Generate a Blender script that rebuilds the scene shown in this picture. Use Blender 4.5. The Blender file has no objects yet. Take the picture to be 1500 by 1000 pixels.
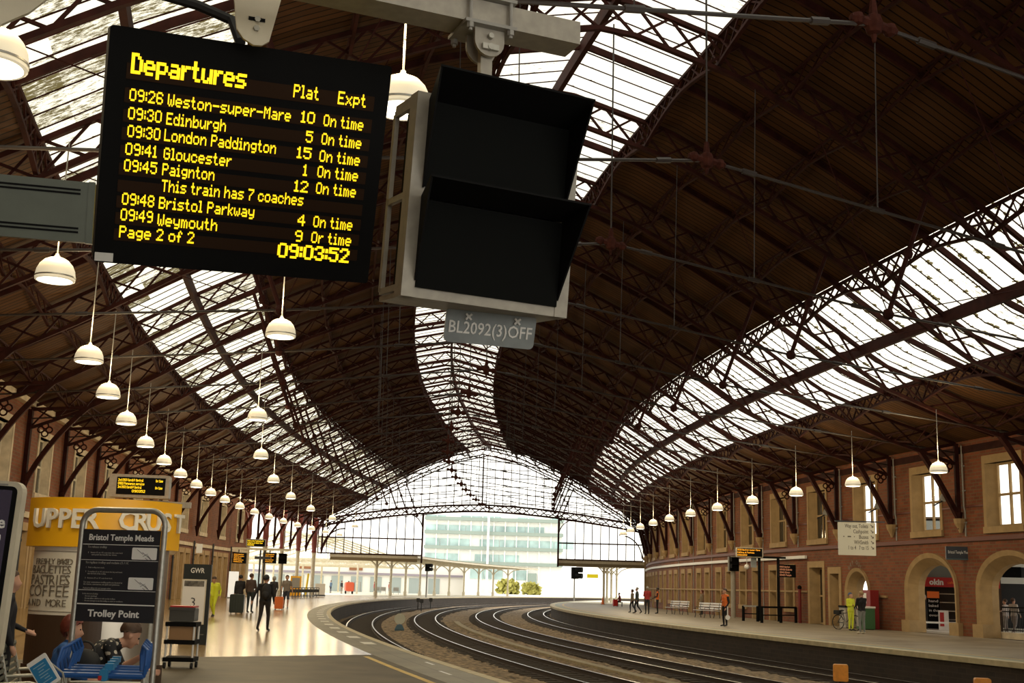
import bpy, math, random
import numpy as np
from mathutils import Vector, Matrix

random.seed(7)
SC = bpy.context.scene
COL = SC.collection

# ------------------------------------------------------------------ camera, world, exposure
F_PX = 1778.3
CAM_H = 1.528
PITCH, ROLL = math.radians(11.426), math.radians(1.710)
cr, sr, cp, sp = math.cos(ROLL), math.sin(ROLL), math.cos(PITCH), math.sin(PITCH)
# columns: camera right, camera up, camera forward, in world (x right, y forward, z up)
_M = np.array([[1, 0, 0], [0, cp, sp], [0, -sp, cp]]) @ np.array([[cr, -sr, 0], [sr, cr, 0], [0, 0, 1]])
def _w(v): return Vector((v[0], v[2], v[1]))
cam_data = bpy.data.cameras.new('camera')
cam_data.sensor_width = 36.0
cam_data.lens = 36.0 * F_PX / 1500.0
cam_data.clip_end = 2000
cam = bpy.data.objects.new('camera', cam_data)
COL.objects.link(cam)
cx_, cy_, cz_ = _w(_M[:, 0]), _w(_M[:, 1]), -_w(_M[:, 2])
cam.matrix_world = Matrix(((cx_.x, cy_.x, cz_.x, 0), (cx_.y, cy_.y, cz_.y, 0), (cx_.z, cy_.z, cz_.z, CAM_H), (0, 0, 0, 1)))
SC.camera = cam

world = bpy.data.worlds.new('overcast_sky')
SC.world = world
world.use_nodes = True
wb = world.node_tree.nodes['Background']
wb.inputs['Color'].default_value = (1.0, 0.955, 0.86, 1)
wb.inputs['Strength'].default_value = 2.3
SC.view_settings.view_transform = 'Standard'
SC.view_settings.look = 'None'
SC.view_settings.gamma = 1.0
SC.view_settings.use_curve_mapping = False
SC.view_settings.exposure = 0.0
SC.cycles.max_bounces = 6
SC.cycles.diffuse_bounces = 3
SC.cycles.glossy_bounces = 3
SC.cycles.transmission_bounces = 4
SC.cycles.transparent_max_bounces = 12
SC.cycles.sample_clamp_indirect = 6.0
SC.cycles.use_denoising = True

# ------------------------------------------------------------------ the curve the station is built on
XC, YC, RL = 297.706, 105.154, 309.419          # centre of the curve and radius of the left platform edge
def P(u, s, h):                                   # u metres left of the left platform edge, s along the line
    a = s / RL; R = RL + u
    return Vector((XC - R * math.cos(a), YC + R * math.sin(a), h))
def ang(s): return -s / RL                        # rotation that points local +Y along the line at s
def ray(px, py):
    v = _M @ np.array([px - 750.0, 500.0 - py, F_PX]) / F_PX
    return _w(v)
def at(px, py, y):
    d = ray(px, py); t = y / d.y
    return Vector((d.x * t, y, CAM_H + d.z * t))
def ground(px, py, h=0.0):
    d = ray(px, py); t = (h - CAM_H) / d.z
    return Vector((d.x * t, d.y * t, h))
def flat(px, py, y):
    q = at(px, py, y); return Vector((q.x, q.y, 0))
def us(p):
    return math.hypot(p.x - XC, p.y - YC) - RL, math.atan2(p.y - YC, XC - p.x) * RL
VR = -6.9
def shift(s): return min(3.5, max(-0.8, -0.8 + 0.035 * (5 - s)))
def uR(s): return -25.6 - 0.024 * max(0.0, min(15 - s, 90))
def uL(s): return 12.2 + max(0.0, shift(s))
_SV = [0, 4, 8, 11.5, 14.5, 17, 19.4, 22]
_SH = [17.4, 16.45, 14.65, 12.8, 10.9, 9.5, 8.5, 8.0]
def S(v): return float(np.interp(abs(v), _SV, _SH))
def U(v, s):
    u = VR + v + shift(s)
    if v < -15:
        t = min(1.0, (-15 - v) / 4.4)
        u = (1 - t) * (VR - 15 + shift(s)) + t * uR(s)
    return u
def RP(v, s, h):                                  # a point of the roof: v metres left of the ridge
    s2 = s - 0.9 * v / 19.4
    return P(U(v, s2), s2, h)
S_END = 35.3
T0, BAY = -57.1, 6.6
TR = [T0 + BAY * k for k in range(-7, 15)]

# ------------------------------------------------------------------ mesh helpers
Z = Vector((0, 0, 1))
class MB:
    def __init__(self):
        self.v = []; self.f = []; self.m = []; self.uv = []; self.mi = 0
    def _add(self, vs, fs, uvs=None):
        o = len(self.v)
        self.v.extend([tuple(q) for q in vs])
        for i, f in enumerate(fs):
            self.f.append([o + k for k in f]); self.m.append(self.mi)
            self.uv.append(uvs[i] if uvs else None)
    def quad(self, a, b, c, d, uv=None): self._add([a, b, c, d], [(0, 1, 2, 3)], [uv] if uv else None)
    def poly(self, pts, uv=None): self._add(pts, [tuple(range(len(pts)))], [uv] if uv else None)
    def box(self, c, size, M=None):
        x, y, z = size[0] / 2, size[1] / 2, size[2] / 2
        vs = [Vector((i * x, j * y, k * z)) for i in (-1, 1) for j in (-1, 1) for k in (-1, 1)]
        if M is not None: vs = [M @ q for q in vs]
        c = Vector(c)
        self._add([q + c for q in vs], [(0, 1, 3, 2), (4, 6, 7, 5), (0, 4, 5, 1), (2, 3, 7, 6), (0, 2, 6, 4), (1, 5, 7, 3)])
        return self
    def bar(self, p0, p1, w, h=None, up=Z):
        p0, p1 = Vector(p0), Vector(p1); h = h or w
        d = p1 - p0
        if d.length < 1e-6: return self
        d.normalize(); x = d.cross(up)
        if x.length < 1e-3: x = d.cross(Vector((1, 0, 0)))
        x.normalize(); y = x.cross(d)
        x *= w / 2; y *= h / 2
        vs = [p + a * x + b * y for p in (p0, p1) for a, b in ((-1, -1), (1, -1), (1, 1), (-1, 1))]
        self._add(vs, [(0, 1, 5, 4), (1, 2, 6, 5), (2, 3, 7, 6), (3, 0, 4, 7), (3, 2, 1, 0), (4, 5, 6, 7)])
        return self
    def tube(self, p0, p1, r0, r1=None, n=8, cap=True):
        p0, p1 = Vector(p0), Vector(p1); r1 = r0 if r1 is None else r1
        d = (p1 - p0).normalized(); x = d.cross(Z)
        if x.length < 1e-3: x = Vector((1, 0, 0))
        x.normalize(); y = d.cross(x)
        vs = []
        for p, r in ((p0, r0), (p1, r1)):
            for k in range(n):
                a = 2 * math.pi * k / n
                vs.append(p + r * (math.cos(a) * x + math.sin(a) * y))
        fs = [(k, (k + 1) % n, n + (k + 1) % n, n + k) for k in range(n)]
        if cap: fs += [tuple(range(n - 1, -1, -1)), tuple(range(n, 2 * n))]
        self._add(vs, fs); return self
    def path(self, pts, r, n=8, closed=False):
        pts = [Vector(p) for p in pts]; N = len(pts); rings = []
        prev = None
        for i, p in enumerate(pts):
            a = pts[(i - 1) % N] if (closed or i > 0) else p
            b = pts[(i + 1) % N] if (closed or i < N - 1) else p
            d = (b - a).normalized()
            if prev is None:
                x = d.cross(Z)
                if x.length < 1e-2: x = d.cross(Vector((0, 1, 0)))
            else:
                x = prev - d * prev.dot(d)
            x.normalize(); prev = x; y = d.cross(x)
            rr = r[i] if isinstance(r, (list, tuple)) else r
            rings.append([p + rr * (math.cos(2 * math.pi * k / n) * x + math.sin(2 * math.pi * k / n) * y) for k in range(n)])
        vs = [q for rg in rings for q in rg]; fs = []
        for i in range(N if closed else N - 1):
            j = (i + 1) % N
            for k in range(n): fs.append((i * n + k, i * n + (k + 1) % n, j * n + (k + 1) % n, j * n + k))
        if not closed: fs += [tuple(range(n - 1, -1, -1)), tuple(range((N - 1) * n, N * n))]
        self._add(vs, fs); return self
    def lathe(self, prof, n=20, c=(0, 0, 0), M=None):
        vs = []; c = Vector(c)
        for r, z in prof:
            for k in range(n):
                a = 2 * math.pi * k / n
                q = Vector((r * math.cos(a), r * math.sin(a), z))
                vs.append((M @ q if M is not None else q) + c)
        fs = []
        for i in range(len(prof) - 1):
            for k in range(n): fs.append((i * n + k, i * n + (k + 1) % n, (i + 1) * n + (k + 1) % n, (i + 1) * n + k))
        self._add(vs, fs); return self
    def ball(self, c, r, n=12, M=None):
        rx, ry, rz = (r, r, r) if not isinstance(r, (tuple, list)) else r
        vs = []; c = Vector(c); m = n // 2
        for i in range(m + 1):
            t = math.pi * i / m
            for k in range(n):
                a = 2 * math.pi * k / n
                q = Vector((rx * math.sin(t) * math.cos(a), ry * math.sin(t) * math.sin(a), rz * math.cos(t)))
                vs.append((M @ q if M is not None else q) + c)
        fs = []
        for i in range(m):
            for k in range(n): fs.append((i * n + k, (i + 1) * n + k, (i + 1) * n + (k + 1) % n, i * n + (k + 1) % n))
        self._add(vs, fs); return self
    def prism(self, outline, d0, d1, axes=(Vector((1, 0, 0)), Vector((0, 0, 1)), Vector((0, 1, 0))), o=(0, 0, 0)):
        X, Y, D = axes; o = Vector(o); n = len(outline)
        a = [o + X * x + Y * y + D * d0 for x, y in outline]; b = [o + X * x + Y * y + D * d1 for x, y in outline]
        fs = [tuple(range(n)), tuple(range(2 * n - 1, n - 1, -1))] + [(k, n + k, n + (k + 1) % n, (k + 1) % n) for k in range(n)]
        self._add(a + b, fs); return self
    def rbox(self, c, size, r=0.03, M=None, n=4):
        """box rounded about its local y axis (an x-z outline with round corners)"""
        x, y, z = size[0] / 2, size[1] / 2, size[2] / 2; out = []
        for cx, cz, a0 in ((x - r, z - r, 0), (-x + r, z - r, 90), (-x + r, -z + r, 180), (x - r, -z + r, 270)):
            for k in range(n + 1):
                a = math.radians(a0 + 90 * k / n); out.append((cx + r * math.cos(a), cz + r * math.sin(a)))
        ax = (Vector((1, 0, 0)), Vector((0, 0, 1)), Vector((0, 1, 0)))
        if M is not None: ax = tuple(M @ q for q in ax)
        self.prism(out, -y, y, ax, c); return self
    def build(self, name, mats, parent=None, smooth=False, loc=None):
        me = bpy.data.meshes.new(name)
        me.from_pydata(self.v, [], self.f)
        if not isinstance(mats, (list, tuple)): mats = [mats]
        for m in mats: me.materials.append(m)
        if any(self.m): me.polygons.foreach_set('material_index', self.m)
        if any(u is not None for u in self.uv):
            l = me.uv_layers.new(name='UVMap'); flat = []
            for f, u in zip(self.f, self.uv):
                for k in range(len(f)): flat.extend(u[k] if u else (0, 0))
            l.data.foreach_set('uv', flat)
        if smooth:
            me.polygons.foreach_set('use_smooth', [True] * len(self.f))
            if smooth != 'all': me.set_sharp_from_angle(angle=math.radians(smooth if smooth is not True else 40))
        me.update()
        o = bpy.data.objects.new(name, me); COL.objects.link(o)
        if parent is not None: o.parent = parent
        if loc is not None: o.location = loc
        return o

def tag(o, label=None, cat=None, group=None, kind=None):
    if label: o['label'] = label
    if cat: o['category'] = cat
    if group: o['group'] = group
    if kind: o['kind'] = kind
    return o
def thing(name, label, cat, loc=(0, 0, 0), rotz=0.0, group=None):
    o = bpy.data.objects.new(name, None); COL.objects.link(o)
    o.empty_display_size = 0.2
    o.location = loc; o.rotation_euler = (0, 0, rotz)
    return tag(o, label, cat, group)
def struct(name, mb, mats, parent=None, smooth=False):
    o = mb.build(name, mats, parent, smooth)
    if parent is None: o['kind'] = 'structure'
    return o
def dup(root, loc, rotz, label=None, group=None):
    r = root.copy(); COL.objects.link(r); r.location = loc; r.rotation_euler = (0, 0, rotz)
    if label: r['label'] = label
    if group: r['group'] = group
    for ch in list(root.children):
        c = ch.copy(); COL.objects.link(c); c.parent = r
        for g in list(ch.children):
            d = g.copy(); COL.objects.link(d); d.parent = c
    return r
ORD = ['nearest', 'second', 'third', 'fourth', 'fifth', 'sixth', 'seventh', 'eighth', 'ninth', 'tenth', 'eleventh', 'twelfth',
       'thirteenth', 'fourteenth', 'fifteenth', 'sixteenth', 'seventeenth', 'eighteenth', 'nineteenth', 'twentieth', 'twenty-first', 'twenty-second']

# ------------------------------------------------------------------ materials
def mat(name, color, rough=0.6, metal=0.0, emit=None, estr=0.0, spec=None, noise=0.0, nscale=8.0, bump=0.0):
    m = bpy.data.materials.new(name); m.use_nodes = True
    nt = m.node_tree; b = nt.nodes['Principled BSDF']
    b.inputs['Base Color'].default_value = (*color, 1); b.inputs['Roughness'].default_value = rough
    b.inputs['Metallic'].default_value = metal
    if spec is not None: b.inputs['Specular IOR Level'].default_value = spec
    if emit: b.inputs['Emission Color'].default_value = (*emit, 1); b.inputs['Emission Strength'].default_value = estr
    if noise or bump:
        tc = nt.nodes.new('ShaderNodeTexCoord'); n = nt.nodes.new('ShaderNodeTexNoise')
        n.inputs['Scale'].default_value = nscale; n.inputs['Detail'].default_value = 5
        nt.links.new(tc.outputs['Object'], n.inputs['Vector'])
        if noise:
            mx = nt.nodes.new('ShaderNodeMix'); mx.data_type = 'RGBA'
            mx.inputs['A'].default_value = (*[c * (1 - noise) for c in color], 1)
            mx.inputs['B'].default_value = (*[min(1, c * (1 + noise)) for c in color], 1)
            mr = nt.nodes.new('ShaderNodeMapRange'); mr.inputs['From Min'].default_value = .3; mr.inputs['From Max'].default_value = .7
            nt.links.new(n.outputs['Fac'], mr.inputs[0]); nt.links.new(mr.outputs[0], mx.inputs['Factor']); nt.links.new(mx.outputs['Result'], b.inputs['Base Color'])
        if bump:
            bp = nt.nodes.new('ShaderNodeBump'); bp.inputs['Strength'].default_value = bump; bp.inputs['Distance'].default_value = 0.03
            nt.links.new(n.outputs['Fac'], bp.inputs['Height']); nt.links.new(bp.outputs['Normal'], b.inputs['Normal'])
    return m
def nodes(m): return m.node_tree, m.node_tree.nodes, m.node_tree.links

M_iron = mat('maroon_ironwork', (0.032, 0.008, 0.005), 0.75, spec=.12, noise=0.35, nscale=3)
M_red = mat('red_column_paint', (0.20, 0.03, 0.02), 0.5)
M_rod = mat('tie_rod_iron', (0.024, 0.016, 0.012), 0.5)
M_stone = mat('bath_stone', (0.36, 0.24, 0.11), 0.85, noise=0.14, nscale=2.5)
M_stone_pale = mat('pale_stone', (0.55, 0.46, 0.32), 0.8, noise=0.2, nscale=2.5)
M_cream = mat('cream_paint', (0.62, 0.56, 0.42), 0.5, noise=0.12, nscale=5)
M_white = mat('white_paint', (0.75, 0.74, 0.70), 0.5)
M_black = mat('matt_black', (0.005, 0.005, 0.005), 0.75, spec=0.12)
M_hood = mat('black_hood_lining', (0.004, 0.0045, 0.004), 0.8, spec=0.1)
M_screen = mat('dark_screen', (0.008, 0.007, 0.006), 0.25, spec=0.3)
M_grey = mat('grey_paint', (0.30, 0.29, 0.26), 0.5, noise=0.1, nscale=20)
M_beige = mat('beige_grey_paint', (0.36, 0.33, 0.27), 0.5, noise=0.12, nscale=25)
M_greygreen = mat('grey_green_paint', (0.085, 0.097, 0.072), 0.45, noise=0.1, nscale=10)
M_steel = mat('galvanised_steel', (0.42, 0.41, 0.36), 0.42, metal=0.7, noise=0.1, nscale=30)
M_stainless = mat('brushed_stainless', (0.55, 0.50, 0.42), 0.3, metal=0.9)
M_darkgrey = mat('dark_grey', (0.035, 0.036, 0.040), 0.5)
M_slate = mat('slate_sign', (0.018, 0.020, 0.026), 0.45)
M_signwhite = mat('sign_white', (0.80, 0.79, 0.75), 0.5)
M_yellow = mat('amber_fascia', (0.92, 0.47, 0.012), 0.35)
M_blue = mat('trolley_blue', (0.015, 0.085, 0.30), 0.35)
M_brightblue = mat('card_blue', (0.02, 0.20, 0.42), 0.5)
M_crimson = mat('crimson', (0.45, 0.02, 0.02), 0.4)
M_orange = mat('orange', (0.80, 0.17, 0.02), 0.5)
M_hivis = mat('fluorescent_yellow', (0.66, 0.72, 0.03), 0.6)
M_green = mat('bin_green', (0.05, 0.22, 0.04), 0.5)
M_led = mat('amber_leds', (0.9, 0.6, 0.0), 0.5, emit=(1.0, 0.66, 0.01), estr=1.25)
M_ledorange = mat('orange_leds', (0.9, 0.4, 0.0), 0.5, emit=(1.0, 0.42, 0.03), estr=0.9)
M_ledband = mat('led_module_band', (0.032, 0.016, 0.008), 0.8, spec=.1)
M_cardboard = mat('cardboard', (0.36, 0.21, 0.10), 0.8)
M_rubber = mat('rubber', (0.012, 0.012, 0.012), 0.7)
M_plinth = mat('dark_brown_plinth', (0.06, 0.035, 0.02), 0.35)
M_oldrail = mat('rail_side', (0.035, 0.022, 0.015), 0.8)
M_railtop = mat('rail_top', (0.60, 0.58, 0.54), 0.28, metal=1.0)
M_glassdark = mat('dark_glass', (0.02, 0.02, 0.018), 0.08, spec=0.8)
M_skin = mat('skin', (0.55, 0.30, 0.20), 0.55)
M_greenleaf = mat('leaves', (0.22, 0.28, 0.06), 0.7, noise=0.4, nscale=4)

def glass_mat(name, tint=(0.95, 0.95, 0.93), gloss=0.06):
    m = bpy.data.materials.new(name); m.use_nodes = True
    nt, ns, ln = nodes(m); ns.remove(ns['Principled BSDF'])
    t = ns.new('ShaderNodeBsdfTransparent'); t.inputs['Color'].default_value = (*tint, 1)
    g = ns.new('ShaderNodeBsdfGlossy'); g.inputs['Roughness'].default_value = 0.05
    mx = ns.new('ShaderNodeMixShader'); mx.inputs[0].default_value = gloss
    ln.new(t.outputs[0], mx.inputs[1]); ln.new(g.outputs[0], mx.inputs[2])
    ln.new(mx.outputs[0], ns['Material Output'].inputs[0])
    return m
M_pane = glass_mat('clear_pane')

def skylight_mat(name, lo, hi, pane_var, lump, sheen):
    """old roof glazing: clear panes between bars, each pane with its own amount of moss, and lumps of moss along the bars"""
    m = bpy.data.materials.new(name); m.use_nodes = True
    nt, ns, ln = nodes(m); ns.remove(ns['Principled BSDF'])
    def math_(op, a, b=None):
        n = ns.new('ShaderNodeMath'); n.operation = op
        for k, x in enumerate((a, b)):
            if x is None: continue
            if isinstance(x, (int, float)): n.inputs[k].default_value = x
            else: ln.new(x, n.inputs[k])
        return n.outputs[0]
    def noise(scale, detail, rough=.6):
        mp = ns.new('ShaderNodeMapping'); mp.inputs['Scale'].default_value = (*scale, 1); ln.new(uv.outputs[0], mp.inputs[0])
        n = ns.new('ShaderNodeTexNoise'); n.inputs['Scale'].default_value = 1.0; n.inputs['Detail'].default_value = detail; n.inputs['Roughness'].default_value = rough
        ln.new(mp.outputs[0], n.inputs['Vector']); return n.outputs['Fac']
    uv = ns.new('ShaderNodeUVMap'); sx = ns.new('ShaderNodeSeparateXYZ'); ln.new(uv.outputs[0], sx.inputs[0])
    p = 6.6 / 8
    t = math_('ADD', sx.outputs[0], 130.0 + p / 2)
    pane = math_('FLOOR', math_('DIVIDE', math_('ADD', t, -p / 2), p))
    row = math_('FLOOR', math_('DIVIDE', sx.outputs[1], 4.4))
    wn = ns.new('ShaderNodeTexWhiteNoise'); wn.noise_dimensions = '1D'
    ln.new(math_('ADD', pane, math_('MULTIPLY', row, 37.0)), wn.inputs['W'])
    fine = noise((9, 3.2), 9, .78)
    dirt = math_('ADD', fine, math_('MULTIPLY', wn.outputs['Value'], pane_var))
    rp = ns.new('ShaderNodeMapRange'); rp.inputs['From Min'].default_value = lo; rp.inputs['From Max'].default_value = hi
    ln.new(dirt, rp.inputs[0])
    d = math_('ABSOLUTE', math_('SUBTRACT', math_('FLOORED_MODULO', t, p), p / 2))
    lumpw = math_('MULTIPLY', math_('SUBTRACT', noise((.9, 3.6), 4, .7), .50), lump)
    mask = math_('LESS_THAN', d, lumpw)
    fac = math_('MAXIMUM', rp.outputs[0], mask)
    tr = ns.new('ShaderNodeBsdfTransparent'); tr.inputs['Color'].default_value = (*sheen, 1)
    tl = ns.new('ShaderNodeBsdfTranslucent'); tl.inputs['Color'].default_value = (0.085, 0.07, 0.03, 1)
    mx = ns.new('ShaderNodeMixShader')
    ln.new(fac, mx.inputs[0]); ln.new(tr.outputs[0], mx.inputs[1]); ln.new(tl.outputs[0], mx.inputs[2])
    ln.new(mx.outputs[0], ns['Material Output'].inputs[0])
    return m
M_sky_left = skylight_mat('mossy_skylight_glass', .62, .74, .26, .3, (0.66, 0.645, 0.56))
M_sky_mid = skylight_mat('ridge_skylight_glass', .74, .86, .26, .25, (0.66, 0.65, 0.60))
M_sky_right = skylight_mat('cleaner_skylight_glass', .76, .88, .27, 1.3, (0.68, 0.67, 0.62))

def stripe_mat(name, base, line, period, width, axis=0, rough=0.7, noise=0.25):
    m = bpy.data.materials.new(name); m.use_nodes = True
    nt, ns, ln = nodes(m); b = ns['Principled BSDF']; b.inputs['Roughness'].default_value = rough; b.inputs['Specular IOR Level'].default_value = .1
    uv = ns.new('ShaderNodeUVMap'); sx = ns.new('ShaderNodeSeparateXYZ'); ln.new(uv.outputs[0], sx.inputs[0])
    md = ns.new('ShaderNodeMath'); md.operation = 'FLOORED_MODULO'; md.inputs[1].default_value = period
    ln.new(sx.outputs[axis], md.inputs[0])
    lt = ns.new('ShaderNodeMath'); lt.operation = 'LESS_THAN'; lt.inputs[1].default_value = width
    ln.new(md.outputs[0], lt.inputs[0])
    fl = ns.new('ShaderNodeMath'); fl.operation = 'DIVIDE'; fl.inputs[1].default_value = period
    ln.new(sx.outputs[axis], fl.inputs[0])
    f2 = ns.new('ShaderNodeMath'); f2.operation = 'FLOOR'; ln.new(fl.outputs[0], f2.inputs[0])
    wn = ns.new('ShaderNodeTexWhiteNoise'); wn.noise_dimensions = '1D'; ln.new(f2.outputs[0], wn.inputs['W'])
    mx0 = ns.new('ShaderNodeMix'); mx0.data_type = 'RGBA'
    mx0.inputs['A'].default_value = (*[c * (1 - noise) for c in base], 1); mx0.inputs['B'].default_value = (*[c * (1 + noise) for c in base], 1)
    ln.new(wn.outputs['Value'], mx0.inputs['Factor'])
    mx = ns.new('ShaderNodeMix'); mx.data_type = 'RGBA'; mx.inputs['B'].default_value = (*line, 1)
    ln.new(lt.outputs[0], mx.inputs['Factor']); ln.new(mx0.outputs['Result'], mx.inputs['A'])
    ln.new(mx.outputs['Result'], b.inputs['Base Color'])
    return m
M_board = stripe_mat('varnished_roof_boards', (0.070, 0.031, 0.0105), (0.006, 0.003, 0.0015), 0.30, 0.05)

def brick_mat(name, c1, c2, mortar, sx=1.0, rough=0.85, bw=0.45, rh=0.15, ms=0.018):
    m = bpy.data.materials.new(name); m.use_nodes = True
    nt, ns, ln = nodes(m); b = ns['Principled BSDF']; b.inputs['Roughness'].default_value = rough
    uv = ns.new('ShaderNodeUVMap'); bt = ns.new('ShaderNodeTexBrick'); ln.new(uv.outputs[0], bt.inputs['Vector'])
    bt.inputs['Color1'].default_value = (*c1, 1); bt.inputs['Color2'].default_value = (*c2, 1); bt.inputs['Mortar'].default_value = (*mortar, 1)
    bt.inputs['Scale'].default_value = 1.0; bt.inputs['Brick Width'].default_value = bw; bt.inputs['Row Height'].default_value = rh
    bt.inputs['Mortar Size'].default_value = ms
    n = ns.new('ShaderNodeTexNoise'); n.inputs['Scale'].default_value = 0.7; n.inputs['Detail'].default_value = 5; ln.new(uv.outputs[0], n.inputs['Vector'])
    rp = ns.new('ShaderNodeMapRange'); rp.inputs['To Min'].default_value = 0.55; rp.inputs['To Max'].default_value = 1.35; ln.new(n.outputs['Fac'], rp.inputs[0])
    mu = ns.new('ShaderNodeMix'); mu.data_type = 'RGBA'; mu.blend_type = 'MULTIPLY'; mu.inputs['Factor'].default_value = 1
    ln.new(bt.outputs['Color'], mu.inputs['A']); ln.new(rp.outputs[0], mu.inputs['B'])
    ln.new(mu.outputs['Result'], b.inputs['Base Color'])
    return m
M_brick = brick_mat('red_brick', (0.225, 0.058, 0.016), (0.15, 0.039, 0.012), (0.15, 0.09, 0.045))
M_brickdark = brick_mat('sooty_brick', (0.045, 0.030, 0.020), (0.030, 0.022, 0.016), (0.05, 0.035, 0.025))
M_tile = brick_mat('polished_terrazzo_tiles', (0.37, 0.24, 0.10), (0.31, 0.20, 0.08), (0.10, 0.06, 0.025), rough=0.19, bw=1.2, rh=0.9, ms=0.035)
M_tile.node_tree.nodes['Principled BSDF'].inputs['Specular IOR Level'].default_value = .34
M_pave = brick_mat('grey_edge_slabs', (0.24, 0.205, 0.125), (0.20, 0.175, 0.105), (0.12, 0.10, 0.06), rough=0.5, bw=0.9, rh=0.6, ms=0.012)
M_asphalt = mat('worn_asphalt', (0.105, 0.083, 0.047), 0.6, spec=.3, noise=0.25, nscale=1.2)
M_asphalt2 = mat('worn_platform_asphalt', (0.245, 0.20, 0.135), 0.5, noise=0.25, nscale=0.6)
M_coping = mat('cream_edge_line', (0.50, 0.42, 0.25), 0.6, noise=0.2, nscale=3)
M_tactile = mat('greenish_tactile_strip', (0.26, 0.28, 0.20), 0.6, noise=0.15, nscale=3)
M_yline = mat('yellow_line', (0.60, 0.42, 0.12), 0.6, noise=0.2, nscale=4)
M_palepaving = mat('pale_paving', (0.72, 0.69, 0.60), 0.7, noise=0.15, nscale=0.5)
M_ballast = mat('rusty_ballast', (0.23, 0.16, 0.085), 0.9, noise=0.85, nscale=5, bump=1.0)
M_fourfoot = mat('oily_ballast', (0.035, 0.028, 0.02), 0.85, noise=0.6, nscale=7, bump=0.8)
M_trough = mat('concrete_troughing', (0.33, 0.27, 0.16), 0.8, noise=0.2, nscale=3)
M_sleeper = mat('sleeper', (0.06, 0.045, 0.03), 0.9)
M_glow = mat('lit_diffuser', (1, 1, 1), 0.5, emit=(1.0, 0.90, 0.66), estr=5.0)
def dome_mat():
    m = bpy.data.materials.new('opal_acrylic_dome'); m.use_nodes = True
    nt, ns, ln = nodes(m); b = ns['Principled BSDF']
    b.inputs['Base Color'].default_value = (0.72, 0.66, 0.52, 1); b.inputs['Roughness'].default_value = 0.35
    b.inputs['Emission Color'].default_value = (1.0, 0.86, 0.58, 1); b.inputs['Emission Strength'].default_value = 0.42
    return m
M_dome = dome_mat()

# ================================================================== SETTING: platforms, track, walls, roof
def frange(a, b, step):
    n = max(1, int(math.ceil(abs(b - a) / step))); return [a + (b - a) * i / n for i in range(n + 1)]
def ribbon(mb, ua, ub, s0, s1, h, step=3.3, cross=1):
    """flat ribbon between two offsets (numbers or functions of s)"""
    fa = ua if callable(ua) else (lambda s, k=ua: k); fb = ub if callable(ub) else (lambda s, k=ub: k)
    ss = frange(s0, s1, step)
    for a, b in zip(ss[:-1], ss[1:]):
        for i in range(cross):
            f0, f1 = i / cross, (i + 1) / cross
            q = [(fa(a) + (fb(a) - fa(a)) * f0, a), (fa(b) + (fb(b) - fa(b)) * f0, b), (fa(b) + (fb(b) - fa(b)) * f1, b), (fa(a) + (fb(a) - fa(a)) * f1, a)]
            mb.quad(*[P(u, s, h) for u, s in q], uv=[(s, u) for u, s in q])
def skirt(mb, u, s0, s1, h0, h1, step=3.3):
    f = u if callable(u) else (lambda s, k=u: k)
    ss = frange(s0, s1, step)
    for a, b in zip(ss[:-1], ss[1:]):
        mb.quad(P(f(a), a, h0), P(f(b), b, h0), P(f(b), b, h1), P(f(a), a, h1), uv=[(a, h0), (b, h0), (b, h1), (a, h1)])

H_BED = -1.0
S_IN, S_FAR = -125.0, 190.0
def s_split(u): return -78.0 - 0.45 * u                      # where the worn asphalt meets the polished tiles
# left platform
mb = MB()
for u0, u1 in ((1.05, 5.0), (5.0, 14.0)):
    for i in range(8):
        a0, a1 = s_split(u0), s_split(u1)
        mb.quad(P(u0, S_IN + (a0 - S_IN) * i / 8, 0), P(u0, S_IN + (a0 - S_IN) * (i + 1) / 8, 0), P(u1, S_IN + (a1 - S_IN) * (i + 1) / 8, 0), P(u1, S_IN + (a1 - S_IN) * i / 8, 0))
struct('floor_near', mb, M_asphalt)
mb = MB()
for u0, u1 in ((1.05, 5.0), (5.0, 14.0)):
    a0, a1 = s_split(u0), s_split(u1); n = 36
    for i in range(n):
        q = [(u0, a0 + (S_END + 3 - a0) * i / n), (u0, a0 + (S_END + 3 - a0) * (i + 1) / n), (u1, a1 + (S_END + 3 - a1) * (i + 1) / n), (u1, a1 + (S_END + 3 - a1) * i / n)]
        mb.quad(*[P(u, s, 0) for u, s in q], uv=[(s, u) for u, s in q])
struct('floor_tiled', mb, M_tile)
mb = MB(); ribbon(mb, 0.14, 1.05, S_IN, S_END + 3, 0.0); struct('floor_edge_slabs', mb, M_pave)
mb = MB(); ribbon(mb, -0.06, 0.14, S_IN, S_FAR, 0.004); skirt(mb, -0.06, S_IN, S_FAR, -0.10, 0.004)
struct('trim_platform_edge', mb, M_coping)
mb = MB(); ribbon(mb, 1.24, 1.36, S_IN, -79.2, 0.003); struct('trim_yellow_line', mb, M_yline)
mb = MB()
random.seed(3)
for s in frange(-74, 20, 3.4):
    ribbon(mb, 0.30, 0.62, s, s + 1.15, 0.003, 2)
struct('trim_pale_slabs', mb, M_palepaving)
mb = MB()
for s, u, l in ((-84.2, 0.55, .9), (-87, .95, .1), (-81.6, .30, .8)):
    ribbon(mb, u, u + 0.06, s, s + l, 0.004, 2)
struct('trim_worn_marks', mb, M_signwhite)
mb = MB(); skirt(mb, 0.0, S_IN, S_FAR, H_BED, -0.05); struct('wall_platform_face_left', mb, M_brickdark)
mb = MB(); ribbon(mb, 0.14, 60, S_END + 3, S_FAR, -0.001, 8, 3); struct('floor_open_platform', mb, M_palepaving)
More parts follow.
